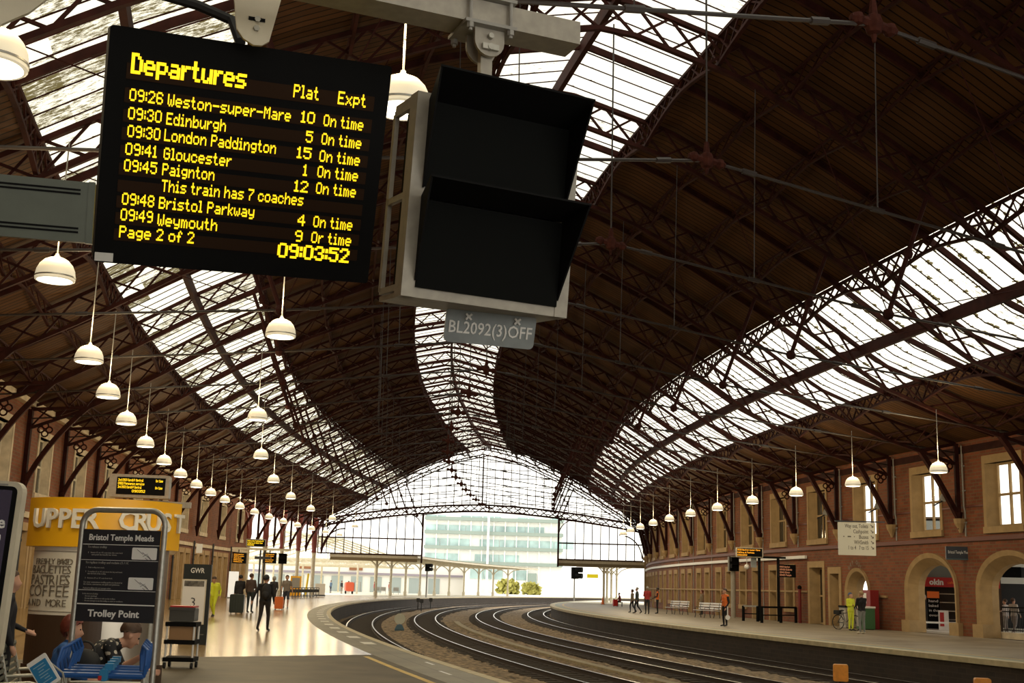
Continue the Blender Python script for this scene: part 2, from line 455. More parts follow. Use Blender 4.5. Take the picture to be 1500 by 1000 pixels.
# right platform
UP = -15.9
mb = MB(); ribbon(mb, UP - 0.75, lambda s: uR(s) - 2.2, S_IN, S_END + 3, 0.0, 3.3, 2); struct('floor_right', mb, M_asphalt2)
mb = MB(); ribbon(mb, UP + 0.12, UP - 0.35, S_IN, S_END + 45, 0.004); skirt(mb, UP + 0.12, S_IN, S_END + 45, -0.14, 0.004)
struct('trim_right_edge', mb, M_coping)
mb = MB(); ribbon(mb, UP - 0.35, UP - 0.75, S_IN, S_END + 45, 0.002); struct('trim_right_tactile', mb, M_tactile)
mb = MB(); ribbon(mb, UP - 1.05, UP - 1.17, S_IN, S_END, 0.003); struct('trim_right_line', mb, M_yline)
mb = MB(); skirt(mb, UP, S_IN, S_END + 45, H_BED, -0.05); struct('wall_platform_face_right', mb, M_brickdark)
mb = MB(); ribbon(mb, UP - 0.75, -46, S_END + 3, S_END + 45, -0.001, 8, 2); struct('floor_right_open', mb, M_palepaving)
mb = MB(); ribbon(mb, lambda s: uR(s) - 2.2, -60, S_IN, S_END + 3, -0.002, 8, 3); struct('floor_concourse', mb, M_palepaving)
# far ground outside
mb = MB(); ribbon(mb, 62, -140, S_END + 2, 420, H_BED - 0.12, 20, 6); ribbon(mb, 62, 14, -125, S_END + 2, -0.02, 12, 2)
struct('ground_outside', mb, M_palepaving)

# track bed with real unevenness
RAILS = [-0.907, -2.342, -4.964, -6.399, -9.430, -10.865, -13.776, -15.211]
mb = MB(); random.seed(11)
us_ = frange(0.0, UP, 0.33)
def bump(u, s):
    for a, b in ((0, 1), (2, 3), (4, 5), (6, 7)):
        if RAILS[a] + .35 > u > RAILS[b] - .35: return -0.03 + random.uniform(-.015, .015)
    return 0.03 + random.uniform(-.04, .05)
ss_ = frange(-108, -20, 0.45) + frange(-19.5, 130, 2.2)
grid = [[P(u, s, H_BED + bump(u, s)) for u in us_] for s in ss_]
for i in range(len(ss_) - 1):
    for j in range(len(us_) - 1):
        um = (us_[j] + us_[j + 1]) / 2
        mb.mi = 1 if (RAILS[0] + .3 > um > RAILS[1] - .15 or RAILS[6] + .3 > um > RAILS[7] - .3) else 0
        mb.quad(grid[i][j], grid[i][j + 1], grid[i + 1][j + 1], grid[i + 1][j])
mb.mi = 0
struct('ground_track_bed', mb, [M_ballast, M_fourfoot])['kind'] = 'structure'
# sleepers: one object per pair of rails
for t in range(4):
    mb = MB(); uc = (RAILS[2 * t] + RAILS[2 * t + 1]) / 2
    for s in frange(-104, 40, 0.72):
        a = ang(s); mb.box(P(uc, s, H_BED + .012), (2.5, .25, .10), Matrix.Rotation(a, 3, 'Z'))
    struct('trim_sleepers', mb, M_sleeper)
# rails
for k, u in enumerate(RAILS):
    mb = MB(); ss = frange(-112, 140, 2.0)
    prof = [(-.07, -.16), (-.07, -.145), (-.012, -.12), (-.012, -.035), (-.036, -.025), (-.034, 0), (.034, 0), (.036, -.025), (.012, -.035), (.012, -.12), (.07, -.145), (.07, -.16)]
    ht = -0.80
    for a, b in zip(ss[:-1], ss[1:]):
        pa = [P(u + x, a, ht + z) for x, z in prof]; pb = [P(u + x, b, ht + z) for x, z in prof]
        for i in range(len(prof) - 1):
            mb.mi = 1 if i in (5,) else 0
            mb.quad(pa[i], pb[i], pb[i + 1], pa[i + 1])
    mb.mi = 0
    pair, side = k // 2, k % 2
    nm = ['beside the near platform', 'of the second track from the near platform', 'of the second track from the far platform', 'beside the far platform'][pair]
    tag(mb.build('running_rail', [M_oldrail, M_railtop]), f"polished steel {'left' if side == 0 else 'right'} rail {nm} on the curve", 'rail', 'running rails of the four tracks')
# concrete troughing between the middle tracks
mb = MB(); ss = frange(-112, -20, 1.0)
for a, b in zip(ss[:-1], ss[1:]):
    for (u0, h0), (u1, h1) in (((-7.65, H_BED - .1), (-7.65, H_BED + .12)), ((-7.65, H_BED + .12), (-8.0, H_BED + .12)), ((-8.0, H_BED + .12), (-8.0, H_BED - .1))):
        mb.quad(P(u0, a, h0), P(u0, b, h0), P(u1, b, h1), P(u1, a, h1))
tag(mb.build('cable_trough', M_trough), 'long pale concrete cable trough between the two middle tracks', 'cable trough')

# ------------------------------------------------------------------ walls with openings
def wall_mesh(uf, side, s0, s1, h0, h1, holes, depth, cut=2.2):
    """brick skin along the curve, openings = (sa, sb, ha, hb) left out, with reveals; side=-1 right wall (thickness goes to lower u)"""
    mb = MB()
    sset = sorted(set([round(x, 3) for x in frange(s0, s1, cut)] + [round(x, 3) for h in holes for x in h[:2]]))
    for a, b in zip(sset[:-1], sset[1:]):
        sm = (a + b) / 2
        cuts = sorted([(h[2], h[3]) for h in holes if h[0] - 1e-3 <= sm <= h[1] + 1e-3])
        z = h0
        for lo, hi in cuts + [(h1, h1)]:
            if lo > z + 1e-4:
                for d in (0, depth):
                    f = lambda s: uf(s) + side * d
                    q = [P(f(a), a, z), P(f(b), b, z), P(f(b), b, lo), P(f(a), a, lo)]
                    mb.quad(*q, uv=[(a, z), (b, z), (b, lo), (a, lo)])
            z = max(z, hi)
    for sa, sb, ha, hb in holes:
        for s in (sa, sb):
            mb.quad(P(uf(s), s, ha), P(uf(s), s, hb), P(uf(s) + side * depth, s, hb), P(uf(s) + side * depth, s, ha), uv=[(0, ha), (0, hb), (depth, hb), (depth, ha)])
        for h in (ha, hb):
            mb.quad(P(uf(sa), sa, h), P(uf(sb), sb, h), P(uf(sb) + side * depth, sb, h), P(uf(sa) + side * depth, sa, h), uv=[(sa, 0), (sb, 0), (sb, depth), (sa, depth)])
    return mb
T_R = [t + 0.9 for t in TR]
win_c = [t + BAY / 2 for t in T_R if t + BAY / 2 < S_END - 2]
UPW, UPB, UPT = 2.6, 4.65, 7.35                                 # upper window opening
ARCH = [(-55.9, -50.3, 0.0, 3.85), (-62.6, -56.9, 0.0, 3.85), (-46.9, -43.4, 0.0, 3.2)]
DOORS = [(-42.7, -41.45, 0, 2.75), (-40.35, -38.4, 0, 3.1)]
low = []
for c in win_c:
    if c > -36:
        for o in (-1.9, 1.1):
            low.append((c + o - .65, c + o + .65, 0.85 if (int(c) + (o > 0)) % 2 else 0.0, 3.0))
holes = [(c - UPW / 2, c + UPW / 2, UPB, UPT) for c in win_c] + ARCH + DOORS + low
struct('wall_right', wall_mesh(uR, -1, -126, S_END, -0.05, 8.9, holes, .5), M_brick)
# left wall stops where the open colonnade begins
S_LW = 8.0
T_L = [t - 0.9 for t in TR]
win_l = [t + BAY / 2 for t in T_L if -80 < t + BAY / 2 < S_LW - 2]
low_l = []
for c in win_l:
    for o in (-2.0, 0.0, 2.0): low_l.append((c + o - .62, c + o + .62, 0.0, 3.3))
holes_l = [(c - 1.1, c + 1.1, 5.0, 7.5) for c in win_l] + low_l
struct('wall_left', wall_mesh(uL, 1, -126, S_LW, -0.05, 9.0, holes_l, 0.5), M_brick)
mb = MB(); mb.quad(P(uL(S_LW), S_LW, 0), P(uL(S_LW) + 9, S_LW, 0), P(uL(S_LW) + 9, S_LW, 9), P(uL(S_LW), S_LW, 9), uv=[(0, 0), (9, 0), (9, 9), (0, 9)])
struct('wall_left_end', mb, M_brick)

def wbox(mb, uf, side, s0, s1, h0, h1, d0, d1):
    """block on the wall: from d0 to d1 metres in front (+) or behind (-) its face"""
    n = max(1, int((s1 - s0) / 3.3)); ss = frange(s0, s1, (s1 - s0) / n)
    for a, b in zip(ss[:-1], ss[1:]):
        q = [P(uf(s) - side * d, s, h) for s in (a, b) for d in (d0, d1) for h in (h0, h1)]
        mb._add(q, [(0, 1, 3, 2), (4, 6, 7, 5), (0, 4, 5, 1), (2, 3, 7, 6), (0, 2, 6, 4), (1, 5, 7, 3)])
WN = [0]
def window(uf, side, s0, s1, h0, h1, bars, pane, surround, depth=0.45, sw=0.22, proud=0.05, name='window', lintel=0.35, spl=.18):
    WN[0] += 1; nm = f'{name}_{WN[0]}'
    mb = MB()
    wbox(mb, uf, side, s0 - sw, s0, h0, h1, -.3, proud); wbox(mb, uf, side, s1, s1 + sw, h0, h1, -.3, proud)
    wbox(mb, uf, side, s0 - sw, s1 + sw, h1, h1 + lintel, -.3, proud)
    if h0 > .3: wbox(mb, uf, side, s0 - sw, s1 + sw, h0 - .28, h0, -.6, proud + .06)
    # splayed reveals
    for s, k in ((s0, 1), (s1, -1)):
        mb.quad(P(uf(s) - side * .02, s + .002 * k, h0), P(uf(s) - side * .02, s + .002 * k, h1), P(uf(s) + side * depth, s + spl * k, h1), P(uf(s) + side * depth, s + spl * k, h0))
    w = struct(nm, mb, surround)
    f = MB(); a, b = s0 + spl, s1 - spl
    def fb(sa, sb, ha, hb): wbox(f, uf, side, sa, sb, ha, hb, -depth - .05, -depth + .05)
    fb(a, a + .09, h0, h1); fb(b - .09, b, h0, h1); fb(a, b, h0, h0 + .09); fb(a, b, h1 - .09, h1)
    nv, nh = bars
    for i in range(1, nv): c = a + (b - a) * i / nv; fb(c - .05, c + .05, h0, h1)
    for i in range(1, nh): c = h0 + (h1 - h0) * i / nh; fb(a, b, c - .05, c + .05)
    f.build('window_frame', M_stone if surround is M_stone else M_cream, w)
    g = MB(); g.quad(*[P(uf(s) + side * depth, s, h) for s, h in ((a, h0), (b, h0), (b, h1), (a, h1))])
    g.build('window_pane', pane, w)
    return w
for c in win_c:
    lit = c < -44
    window(uR, -1, c - UPW / 2, c + UPW / 2 - .0, UPB, UPT, (2, 2), M_pane if lit else M_glassdark, M_stone, depth=0.36, spl=.34)
for sa, sb, ha, hb in low:
    window(uR, -1, sa, sb, ha, hb, (1, 2 if ha > .3 else 3), M_glassdark, M_stone, depth=.35, sw=.25, name='window' if ha > .3 else 'door')
for c in win_l:
    window(uL, 1, c - 1.1, c + 1.1, 5.0, 7.5, (2, 2), M_glassdark, M_stone_pale, depth=.35, lintel=.3)
for sa, sb, ha, hb in low_l:
    window(uL, 1, sa, sb, ha, hb, (1, 3), M_glassdark, M_stone, depth=.25, sw=.3, name='door')
for sa, sb, ha, hb in DOORS:
    w = window(uR, -1, sa, sb, ha, hb, (1, 2), M_glassdark if sb > -39 else M_plinth, M_stone, depth=.5, sw=.3, name='door')

# string courses and plinth
mb = MB()
wbox(mb, uR, -1, -126, S_END, 4.08, 4.26, 0, .10)
for ca, cb in zip(win_c[:-1], win_c[1:]): wbox(mb, uR, -1, ca + UPW / 2 + .22, cb - UPW / 2 - .22, 5.55, 5.63, 0, .05)
struct('trim_string_course_right', mb, mat('maroon_string_course', (0.12, 0.03, 0.018), 0.6))
mb = MB(); wbox(mb, uR, -1, -38, S_END, 3.62, 3.80, .02, .16); struct('trim_cable_tray', mb, M_white)
mb = MB(); wbox(mb, uR, -1, -38, S_END, 1.72, 1.82, 0, .06); wbox(mb, uR, -1, -48.6, -47.0, 1.55, 1.66, 0, .08); struct('trim_stone_band_right', mb, M_stone)
mb = MB(); wbox(mb, uR, -1, -126, S_END, 7.95, 8.25, 0, .10); wbox(mb, uR, -1, -126, S_END, 8.6, 8.95, 0, .22); struct('trim_cornice_right', mb, M_iron)
mb = MB(); wbox(mb, uL, 1, -126, S_LW, 3.85, 4.1, 0, .14); struct('trim_string_course_left', mb, M_stone_pale)
mb = MB(); wbox(mb, uL, 1, -126, S_LW, 8.5, 8.9, 0, .3); struct('trim_cornice_left', mb, M_stone_pale)

# pointed stone arches
def pointed(w, hs, ht, n=10):
    """outline of a four-centred opening, from left foot over the crown to the right foot"""
    pts = [(-w / 2, 0)]
    for i in range(n + 1):
        t = i / n; x = -w / 2 + (w / 2) * (1 - math.cos(t * math.pi / 2)) ** .92
        pts.append((x, hs + (ht - hs) * math.sin(t * math.pi / 2) ** .85 if i < n else ht))
    return pts + [(-x, y) for x, y in pts[-2::-1]]
def arch(name, sa, sb, top, inner_w, spring, intop, depth, thick_out):
    c = (sa + sb) / 2; w = sb - sa
    out = [(-w / 2, 0), (-w / 2, top), (w / 2, top), (w / 2, 0)]
    k_ = thick_out
    inn = pointed(inner_w, spring, intop); mouth = pointed(inner_w + .9 * k_, spring, intop + .42 * k_)
    n = len(inn)
    mb = MB()
    W_ = lambda x, h, d: P(uR(c + x) - d, c + x, h)             # d metres behind the wall face (negative: proud)
    # wall face outside the moulding, as a fan of quads to the rectangle
    def edge(x, h):
        if h < top * .55: return (-w / 2 if x < 0 else w / 2, h)
        f = (w / 2) / ((inner_w + 1.5 * k_) / 2); return (x * f, top)
    hood = pointed(inner_w + 1.5 * k_, spring, intop + .72 * k_)
    for i in range(n - 1):
        e0, e1 = edge(*hood[i]), edge(*hood[i + 1])
        fan = [hood[i], hood[i + 1], e1] + ([(math.copysign(w / 2, e0[0]), top)] if (e0[1] < top) != (e1[1] < top) else []) + [e0]
        mb.mi = 1; mb.poly([W_(*q, 0) for q in fan], uv=[(c + q[0], q[1]) for q in fan]); mb.mi = 0
        mb.quad(W_(*hood[i], 0), W_(*hood[i + 1], 0), W_(*hood[i + 1], -.14), W_(*hood[i], -.14))
        mb.quad(W_(*hood[i], -.14), W_(*hood[i + 1], -.14), W_(*mouth[i + 1], -.08), W_(*mouth[i], -.08))
        mb.quad(W_(*mouth[i], -.08), W_(*mouth[i + 1], -.08), W_(*inn[i + 1], .3), W_(*inn[i], .3))
        mb.quad(W_(*inn[i], .3), W_(*inn[i + 1], .3), W_(*inn[i + 1], depth), W_(*inn[i], depth))
    o = struct(name, mb, [M_stone, M_brick])
    pl = MB()
    for k in (-1, 1):
        x0, x1 = sorted((k * (inner_w / 2 - .02), k * (inner_w / 2 + .8)))
        pl._add([W_(x, h, d) for x in (x0, x1) for d in (-.22, depth) for h in (0, .55)], [(0, 1, 3, 2), (4, 6, 7, 5), (0, 4, 5, 1), (2, 3, 7, 6), (0, 2, 6, 4), (1, 5, 7, 3)])
    pl.build('plinth', M_stone, o)
    return o
arch('door_arch_shop', -55.9, -50.3, 3.85, 3.75, 1.95, 3.1, .62, .75)
arch('door_arch_concourse', -62.6, -56.9, 3.85, 4.0, 1.95, 3.1, .62, .75)
wo = arch('door_arch_way_out', -46.9, -43.4, 3.2, 2.1, 1.7, 2.6, .7, .6)

# ------------------------------------------------------------------ roof covering
STRIPS = [('ceiling_boards_lower_right', -19.4, -16.0, 'b'), ('ceiling_skylight_right', -16.0, -11.6, 'r'), ('ceiling_boards_upper_right', -11.6, -3.1, 'b'),
          ('ceiling_skylight_ridge', -3.1, 2.4, 'm'), ('ceiling_boards_upper_left', 2.4, 9.4, 'b'), ('ceiling_skylight_left', 9.4, 13.9, 'l'), ('ceiling_boards_lower_left', 13.9, 19.2, 'b')]
for nm, va, vb, kind in STRIPS:
    mb = MB(); ss = frange(-150, S_END, 1.65); vs = frange(va, vb, 1.2)
    if va < 0 < vb: vs = sorted(set(vs + [0.0]))
    for a, b in zip(ss[:-1], ss[1:]):
        for c, d in zip(vs[:-1], vs[1:]):
            q = [(c, a), (c, b), (d, b), (d, a)]
            mb.quad(*[RP(v, s, S(v)) for v, s in q], uv=[(s, v) for v, s in q])
    if kind != 'b':
        mb.mi = 1
        s = -130.0
        while s < S_END:
            for c, d in zip(vs[:-1], vs[1:]):
                mb.bar(RP(c, s, S(c) - .015), RP(d, s, S(d) - .015), .028, .03)
            s += BAY / 8
        mb.mi = 0
    m = {'b': M_board, 'r': M_sky_right, 'm': M_sky_mid, 'l': M_sky_left}[kind]
    struct(nm, mb, [m, M_iron])

# ------------------------------------------------------------------ trusses
def lattice(mb, pts_top, pts_bot, w, web, xbr=True):
    for a, b in zip(pts_top[:-1], pts_top[1:]): mb.bar(a, b, w, w * .8)
    for a, b in zip(pts_bot[:-1], pts_bot[1:]): mb.bar(a, b, w, w * .8)
    for i in range(len(pts_top) - 1):
        mb.bar(pts_top[i], pts_bot[i + 1], web, web)
        if xbr: mb.bar(pts_bot[i], pts_top[i + 1], web, web)
M_cast = mat('rusty_casting', (0.05, 0.014, 0.009), 0.8, spec=.1, noise=.4, nscale=9)
for k, t in enumerate(TR):
    mb = MB(); vs = frange(-19.2, 19.0, 1.06)
    dep = lambda v: 0.92 + 0.0 * v
    top = [RP(v, t, S(v) - .16) for v in vs]; bot = [RP(v, t, S(v) - .16 - dep(v)) for v in vs]
    lattice(mb, top, bot, .15, .065)
    root = struct('beam_roof_truss', mb, M_iron)
    # tie rods, centre casting, king rod and struts
    hn, hw = 9.2, 8.0
    ce = RP(0.0, t, 10.3); hl = RP(8.2, t, hn); hr = RP(-8.2, t, hn)
    rd = MB()
    for a, b in ((ce, hl), (ce, hr), (hl, RP(19.0, t, hw)), (hr, RP(-19.2, t, hw))):
        rd.tube(a, b, .035, n=6)
        for f in (.12, .5, .88):
            c = a.lerp(b, f); d = (b - a).normalized() * .16; rd.tube(c - d, c + d, .062, n=6)
    rd.build('tie_rod', M_rod, root, smooth=True)
    cs = MB(); cs.ball(ce, (.16, .16, .2), 8)
    dx = (hr - ce).normalized()
    for sgn in (1, -1):
        cs.tube(ce, ce + dx * .42 * sgn, .10, .06, 6); cs.ball(ce + dx * .3 * sgn, .12, 8)
    cs.tube(ce, ce + Vector((0, 0, .4)), .09, .05, 6); cs.tube(ce, ce - Vector((0, 0, .3)), .08, .03, 6)
    cs.build('centre_casting', M_cast, root, smooth=True)
    kr = MB(); kr.tube(ce, RP(0, t, S(0) - 1.0), .022, n=6)
    for v in (4.2, -4.2): kr.tube(ce.lerp(hl if v > 0 else hr, .5), RP(v, t, S(v) - 1.0), .014, n=5)
    kr.build('king_rod', M_rod, root)
    st = MB()
    for v, hh in ((9.6, hl), (-9.6, hr)):
        a = RP(v, t, S(v) - 1.0); st.tube(a, hh, .07, n=7); st.ball(a.lerp(hh, .5), (.15, .15, .17), 8); st.ball(hh, .17, 8)
        st.tube(hh, RP(v * .62, t, S(v * .62) - 1.0), .016, n=5); st.tube(hh, RP(v * 1.4, t, S(v * 1.4) - 1.0), .016, n=5)
    st.build('strut', M_iron, root, smooth=True)
    # curved wall brackets with pierced quatrefoil
    for sd in (1, -1):
        if sd == 1 and t > S_LW + 2: pass
        br = MB(); vw = 19.0 if sd == 1 else -19.25
        A = RP(vw, t, 5.1); vb_ = vw * (.88 if sd == 1 else .94); B = RP(vb_, t, S(vb_) - 1.05); C = RP(vw, t, 8.4)
        pts = [A.lerp(C, f * .0) * (1 - f) ** 2 + (RP(vw * .965, t, 7.0) * 2 * f * (1 - f)) + B * f * f for f in [i / 8 for i in range(9)]]
        for p, q in zip(pts[:-1], pts[1:]): br.bar(p, q, .2, .2)
        br.bar(A, C, .2, .18); br.bar(C, B, .14, .14)
        cq = A.lerp(C, .62).lerp(B, .28); ex = (B - C).normalized(); ex.z = 0; ex.normalize()
        for dxq, dzq in ((.17, 0), (-.17, 0), (0, .17), (0, -.17)):
            c0 = cq + ex * dxq + Z * dzq
            br.path([c0 + ex * .13 * math.cos(q) + Z * .13 * math.sin(q) for q in [i * math.pi / 5 for i in range(10)]], .035, 5, closed=True)
        br.tube(A - Z * .5, A + Z * .25, .05, .2, 8)
        br.build('wall_bracket', M_iron, root)
# half-bay rafters and longitudinal lattice purlins
for k, t in enumerate(TR[:-1]):
    mb = MB(); vs = frange(-19.2, 19.0, 1.6)
    for c, d in zip(vs[:-1], vs[1:]): mb.bar(RP(c, t + BAY / 2, S(c) - .12), RP(d, t + BAY / 2, S(d) - .12), .09, .2)
    struct('beam_half_bay_rafter', mb, M_iron)
for v in (-18.0, -16.0, -14.0, -11.6, -9.5, -7.4, -5.3, -3.1, 0.0, 2.4, 4.7, 7.0, 9.4, 11.8, 13.9, 15.7, 17.5):
    mb = MB(); edge = v in (-16.0, -11.6, -3.1, 2.4, 9.4, 13.9); deep = .8 if edge else .62
    heavy = v in (-14.0, 0.0, 11.8)
    for a, b in zip(TR[:-1], TR[1:]):
        N = 6 if not edge else 9
        top = [RP(v, a + (b - a) * i / N, S(v) - .10) for i in range(N + 1)]
        bot = [RP(v, a + (b - a) * i / N, S(v) - .12 - deep * (.45 + .55 * abs(2 * i / N - 1) ** 1.6)) for i in range(N + 1)]
        if heavy:
            for p, q, p2, q2 in zip(top[:-1], top[1:], bot[:-1], bot[1:]):
                mb.bar(p - Z * .18, q - Z * .18, .16, .42)
        else: lattice(mb, top, bot, .085 if not edge else .11, .04 if not edge else .05, xbr=edge)
    struct('beam_purlin', mb, M_iron)

# ------------------------------------------------------------------ end screen of the shed
E_ = lambda v, h: P(VR + v, S_END, h)
vL, vRt = 19.4, -18.6
gird_t = lambda v: 10.6 - 2.0 * (abs(v) / 18.5) ** 1.7
gird_b = lambda v: gird_t(v) - .74
mb = MB(); vs = frange(vRt, vL, 1.0)
lattice(mb, [E_(v, gird_t(v)) for v in vs], [E_(v, gird_b(v)) for v in vs], .24, .10)
screen = struct('window_end_screen', mb, M_iron)
mb = MB()
vs = frange(-18.3, 18.3, .95)
for v in vs:
    if S(v) - .9 > gird_t(v): mb.bar(E_(v, gird_t(v)), E_(v, S(v) - .9), .075)
for i in range(1, 9):
    h = 8.9 + i * .95
    xs = [v for v in frange(-18, 18, .5) if S(v) - 1.0 > h > gird_t(v)]
    for sd in (1, -1):
        q = [v for v in xs if v * sd >= 0]
        if len(q) > 1: mb.bar(E_(min(q), h), E_(max(q), h), .07)
mb.bar(E_(0, gird_t(0)), E_(0, S(0) - 1), .16)
vs2 = frange(-18.8, 18.8, .9)
for c, d in zip(vs2[:-1], vs2[1:]):
    mb.bar(E_(c, S(c) - 1.0), E_(d, S(d) - 1.0), .12); mb.bar(E_(c, S(c) - .4), E_(d, S(d) - .4), .08); mb.bar(E_(c, S(c) - 1.0), E_(d, S(d) - .4), .045)
vinL, vinR = 6.75, -8.8
for va, vb in ((vinL, 18.9), (vinR, -18.3)):
    for v in frange(va, vb, 1.05): mb.bar(E_(v, 4.75), E_(v, gird_b(v)), .095)
    mb.bar(E_(va, 6.55), E_(vb, 6.55), .15); mb.bar(E_(va, 4.75), E_(vb, 4.75), .14)
mb.bar(E_(vinL, 3.9), E_(vinL, gird_b(vinL)), .2); mb.bar(E_(vinR, 3.9), E_(vinR, gird_b(vinR)), .2)
for vi, sd in ((vinL, 1), (vinR, -1)):                       # curved brackets at the heads of the side bays
    for v0, sgn in ((vi, sd),):
        p = [E_(v0 + sgn * 1.9 * (1 - math.cos(q)), gird_b(v0) - 2.0 + 1.9 * math.sin(q)) for q in [i * math.pi / 16 for i in range(9)]]
        for a, b in zip(p[:-1], p[1:]): mb.bar(a, b, .1)
        for i in (2, 4, 6): mb.bar(p[i], E_(v0 + sgn * .1, gird_b(v0)), .05)
for v0, sgn in ((18.4, -1), (-18.2, 1)):
    p = [E_(v0 + sgn * 2.6 * (1 - math.cos(q)), gird_b(v0) - 2.9 + 2.6 * math.sin(q)) for q in [i * math.pi / 16 for i in range(9)]]
    for a, b in zip(p[:-1], p[1:]): mb.bar(a, b, .14)
mb.build('glazing_bar', M_iron, screen)
mb = MB(); vs = frange(-18.4, 18.4, 1.0)
for c, d in zip(vs[:-1], vs[1:]): mb.quad(E_(c, gird_t(c)), E_(d, gird_t(d)), E_(d, max(gird_t(d), S(d) - .9)), E_(c, max(gird_t(c), S(c) - .9)))
for va, vb in ((vinL, 18.9), (vinR, -18.3)):
    vs = frange(va, vb, 1.0)
    for c, d in zip(vs[:-1], vs[1:]): mb.quad(E_(c, 4.75), E_(d, 4.75), E_(d, gird_b(d)), E_(c, gird_b(c)))
mb.build('window_pane', glass_mat('end_screen_glass', (.97, .98, .98), .03), screen)

# colonnade at the end of the left side and the arcade above it
for t in [x - .9 for x in TR if x > S_LW] + [S_END - 1.1]:
    u = uL(t) - .05
    mb = MB(); c = P(u, t, 0)
    mb.lathe([(.34, 0), (.34, .5), (.24, .6), (.20, 1.0), (.185, 4.5), (.26, 4.62), (.2, 4.7)], 14, c)
    o = struct('column_left', mb, M_cream, smooth=True)
    r = MB(); r.lathe([(.2, 4.7), (.3, 4.75), (.22, 5.0), (.3, 5.6), (.26, 7.2), (.45, 8.6)], 12, c)
    for dv in (-1, 1):
        pts = [P(u, t + dv * (.2 + 2.6 * (1 - math.cos(q))), 5.4 + 2.5 * math.sin(q)) for q in [i * math.pi / 12 for i in range(7)]]
        for a, b in zip(pts[:-1], pts[1:]): r.bar(a, b, .16, .3)
    r.build('column_head', M_red, o, smooth=True)
mb = MB(); skirt(mb, lambda s: uL(s), S_LW, S_END, 7.75, 9.0)
struct('wall_colonnade_head', mb, M_iron)
mb = MB(); ribbon(mb, lambda s: uL(s), lambda s: uL(s) + 8, S_LW - 1, S_END, 9.0); struct('ceiling_colonnade', mb, M_board)
# big end piers
mb = MB(); wbox(mb, uR, -1, S_END - 1.6, S_END + .4, 0, 8.9, -.5, .25); struct('pillar_end_right', mb, M_stone)

# ================================================================== lettering
def text(body, name, h, mat_, parent, loc=(0, 0, 0), width=None, bold=0.0, align='LEFT', rx=True, depth=0.002, rotz=0.0, shear=0.0):
    """flat lettering in the local x-z plane, facing local -y; h = capital height"""
    cu = bpy.data.curves.new(name, 'FONT'); cu.body = body; cu.align_x = align; cu.size = h / 0.729
    cu.offset = bold * h; cu.extrude = depth; cu.resolution_u = 2; cu.shear = shear; cu.space_line = 1.0
    o = bpy.data.objects.new(name + '_curve', cu); COL.objects.link(o)
    dg = bpy.context.evaluated_depsgraph_get()
    me = bpy.data.meshes.new_from_object(o.evaluated_get(dg)); bpy.data.objects.remove(o)
    me.transform(Matrix.Rotation(math.pi / 2, 4, 'X'))
    if width:
        xs = [v.co.x for v in me.vertices]; k = width / max(1e-6, max(xs) - min(xs)); me.transform(Matrix.Diagonal((k, 1, 1, 1)))
    me.materials.clear(); me.materials.append(mat_); me.name = name
    t = bpy.data.objects.new(name, me); COL.objects.link(t); t.parent = parent; t.location = loc; t.rotation_euler = (0, 0, rotz)
    return t

G57 = {'-': '0808080808', '0': '3E4141413E', '1': '427F40', '2': '4261514946', '3': '2241494936', '4': '1814127F10', '5': '2745454539', '6': '3E49494932', '7': '0171090503',
       '9': '064949493E', ':': '36', 'B': '7F49494936', 'D': '7F4141423C', 'E': '7F49494941', 'G': '3E4149493A', 'L': '7F40404040', 'M': '7F020C027F', 'O': '3E4141413E',
       'P': '7F09090906', 'T': '01017F0101', 'W': '3F4038403F', 'a': '2054545478', 'b': '7F48444438', 'c': '3844444428', 'd': '384444487F', 'e': '3854545418', 'f': '087E0902',
       'g': '18A4A4A47C', 'h': '7F08040478', 'i': '447D40', 'k': '7F102844', 'l': '417F40', 'm': '7C04780478', 'n': '7C08040478', 'o': '3844444438', 'p': 'FC24242418',
       'r': '7C080404', 's': '4854545424', 't': '043F4440', 'u': '3C4040207C', 'w': '3C4030403C', 'x': '4428102844', 'y': '1CA0A0A07C', '8': '3649494936', 'S': '4649494931',
       'C': '3E41414122', 'n2': ''}
def led(mb, body, x, z, cap, width=None, y=0.0, fat=0.0, gap=1):
    """dot-matrix lettering: lit cells as small quads, x,z = left end of the baseline"""
    cols = []
    for ch in body:
        if ch == ' ': cols += [0] * 3; continue
        g = bytes.fromhex(G57[ch]); cols += list(g) + [0] * gap
    p = cap / 7.0; px = (width / max(1, len(cols) - gap)) if width else p
    for i, c in enumerate(cols):
        r = 0
        while r < 8:
            if c >> r & 1:
                r2 = r
                while r2 < 7 and c >> (r2 + 1) & 1: r2 += 1
                x0, x1 = x + (i - .02 - fat) * px, x + (i + 1.02 + fat) * px
                z1, z0 = z + (7 - r + .06) * p, z + (6 - r2 - .06) * p
                mb.quad((x0, y, z0), (x1, y, z0), (x1, y, z1), (x0, y, z1)); r = r2 + 1
            else: r += 1

def frame_matrix(ex, ez, o):
    ex = ex.normalized(); ez = (ez - ex * ez.dot(ex)).normalized(); ey = ez.cross(ex)
    return Matrix(((ex.x, ey.x, ez.x, o.x), (ex.y, ey.y, ez.y, o.y), (ex.z, ey.z, ez.z, o.z), (0, 0, 0, 1)))
def pose(o, M): o.matrix_world = M; return o
def on_plane(M, px, py):
    """local x, z of the point of the object's front plane that the pixel shows"""
    d = ray(px, py); o = Vector((0, 0, CAM_H)); n = Vector((M[0][1], M[1][1], M[2][1])); c = Vector((M[0][3], M[1][3], M[2][3]))
    t = (c - o).dot(n) / d.dot(n); q = M.inverted() @ (o + d * t)
    return q.x, q.z

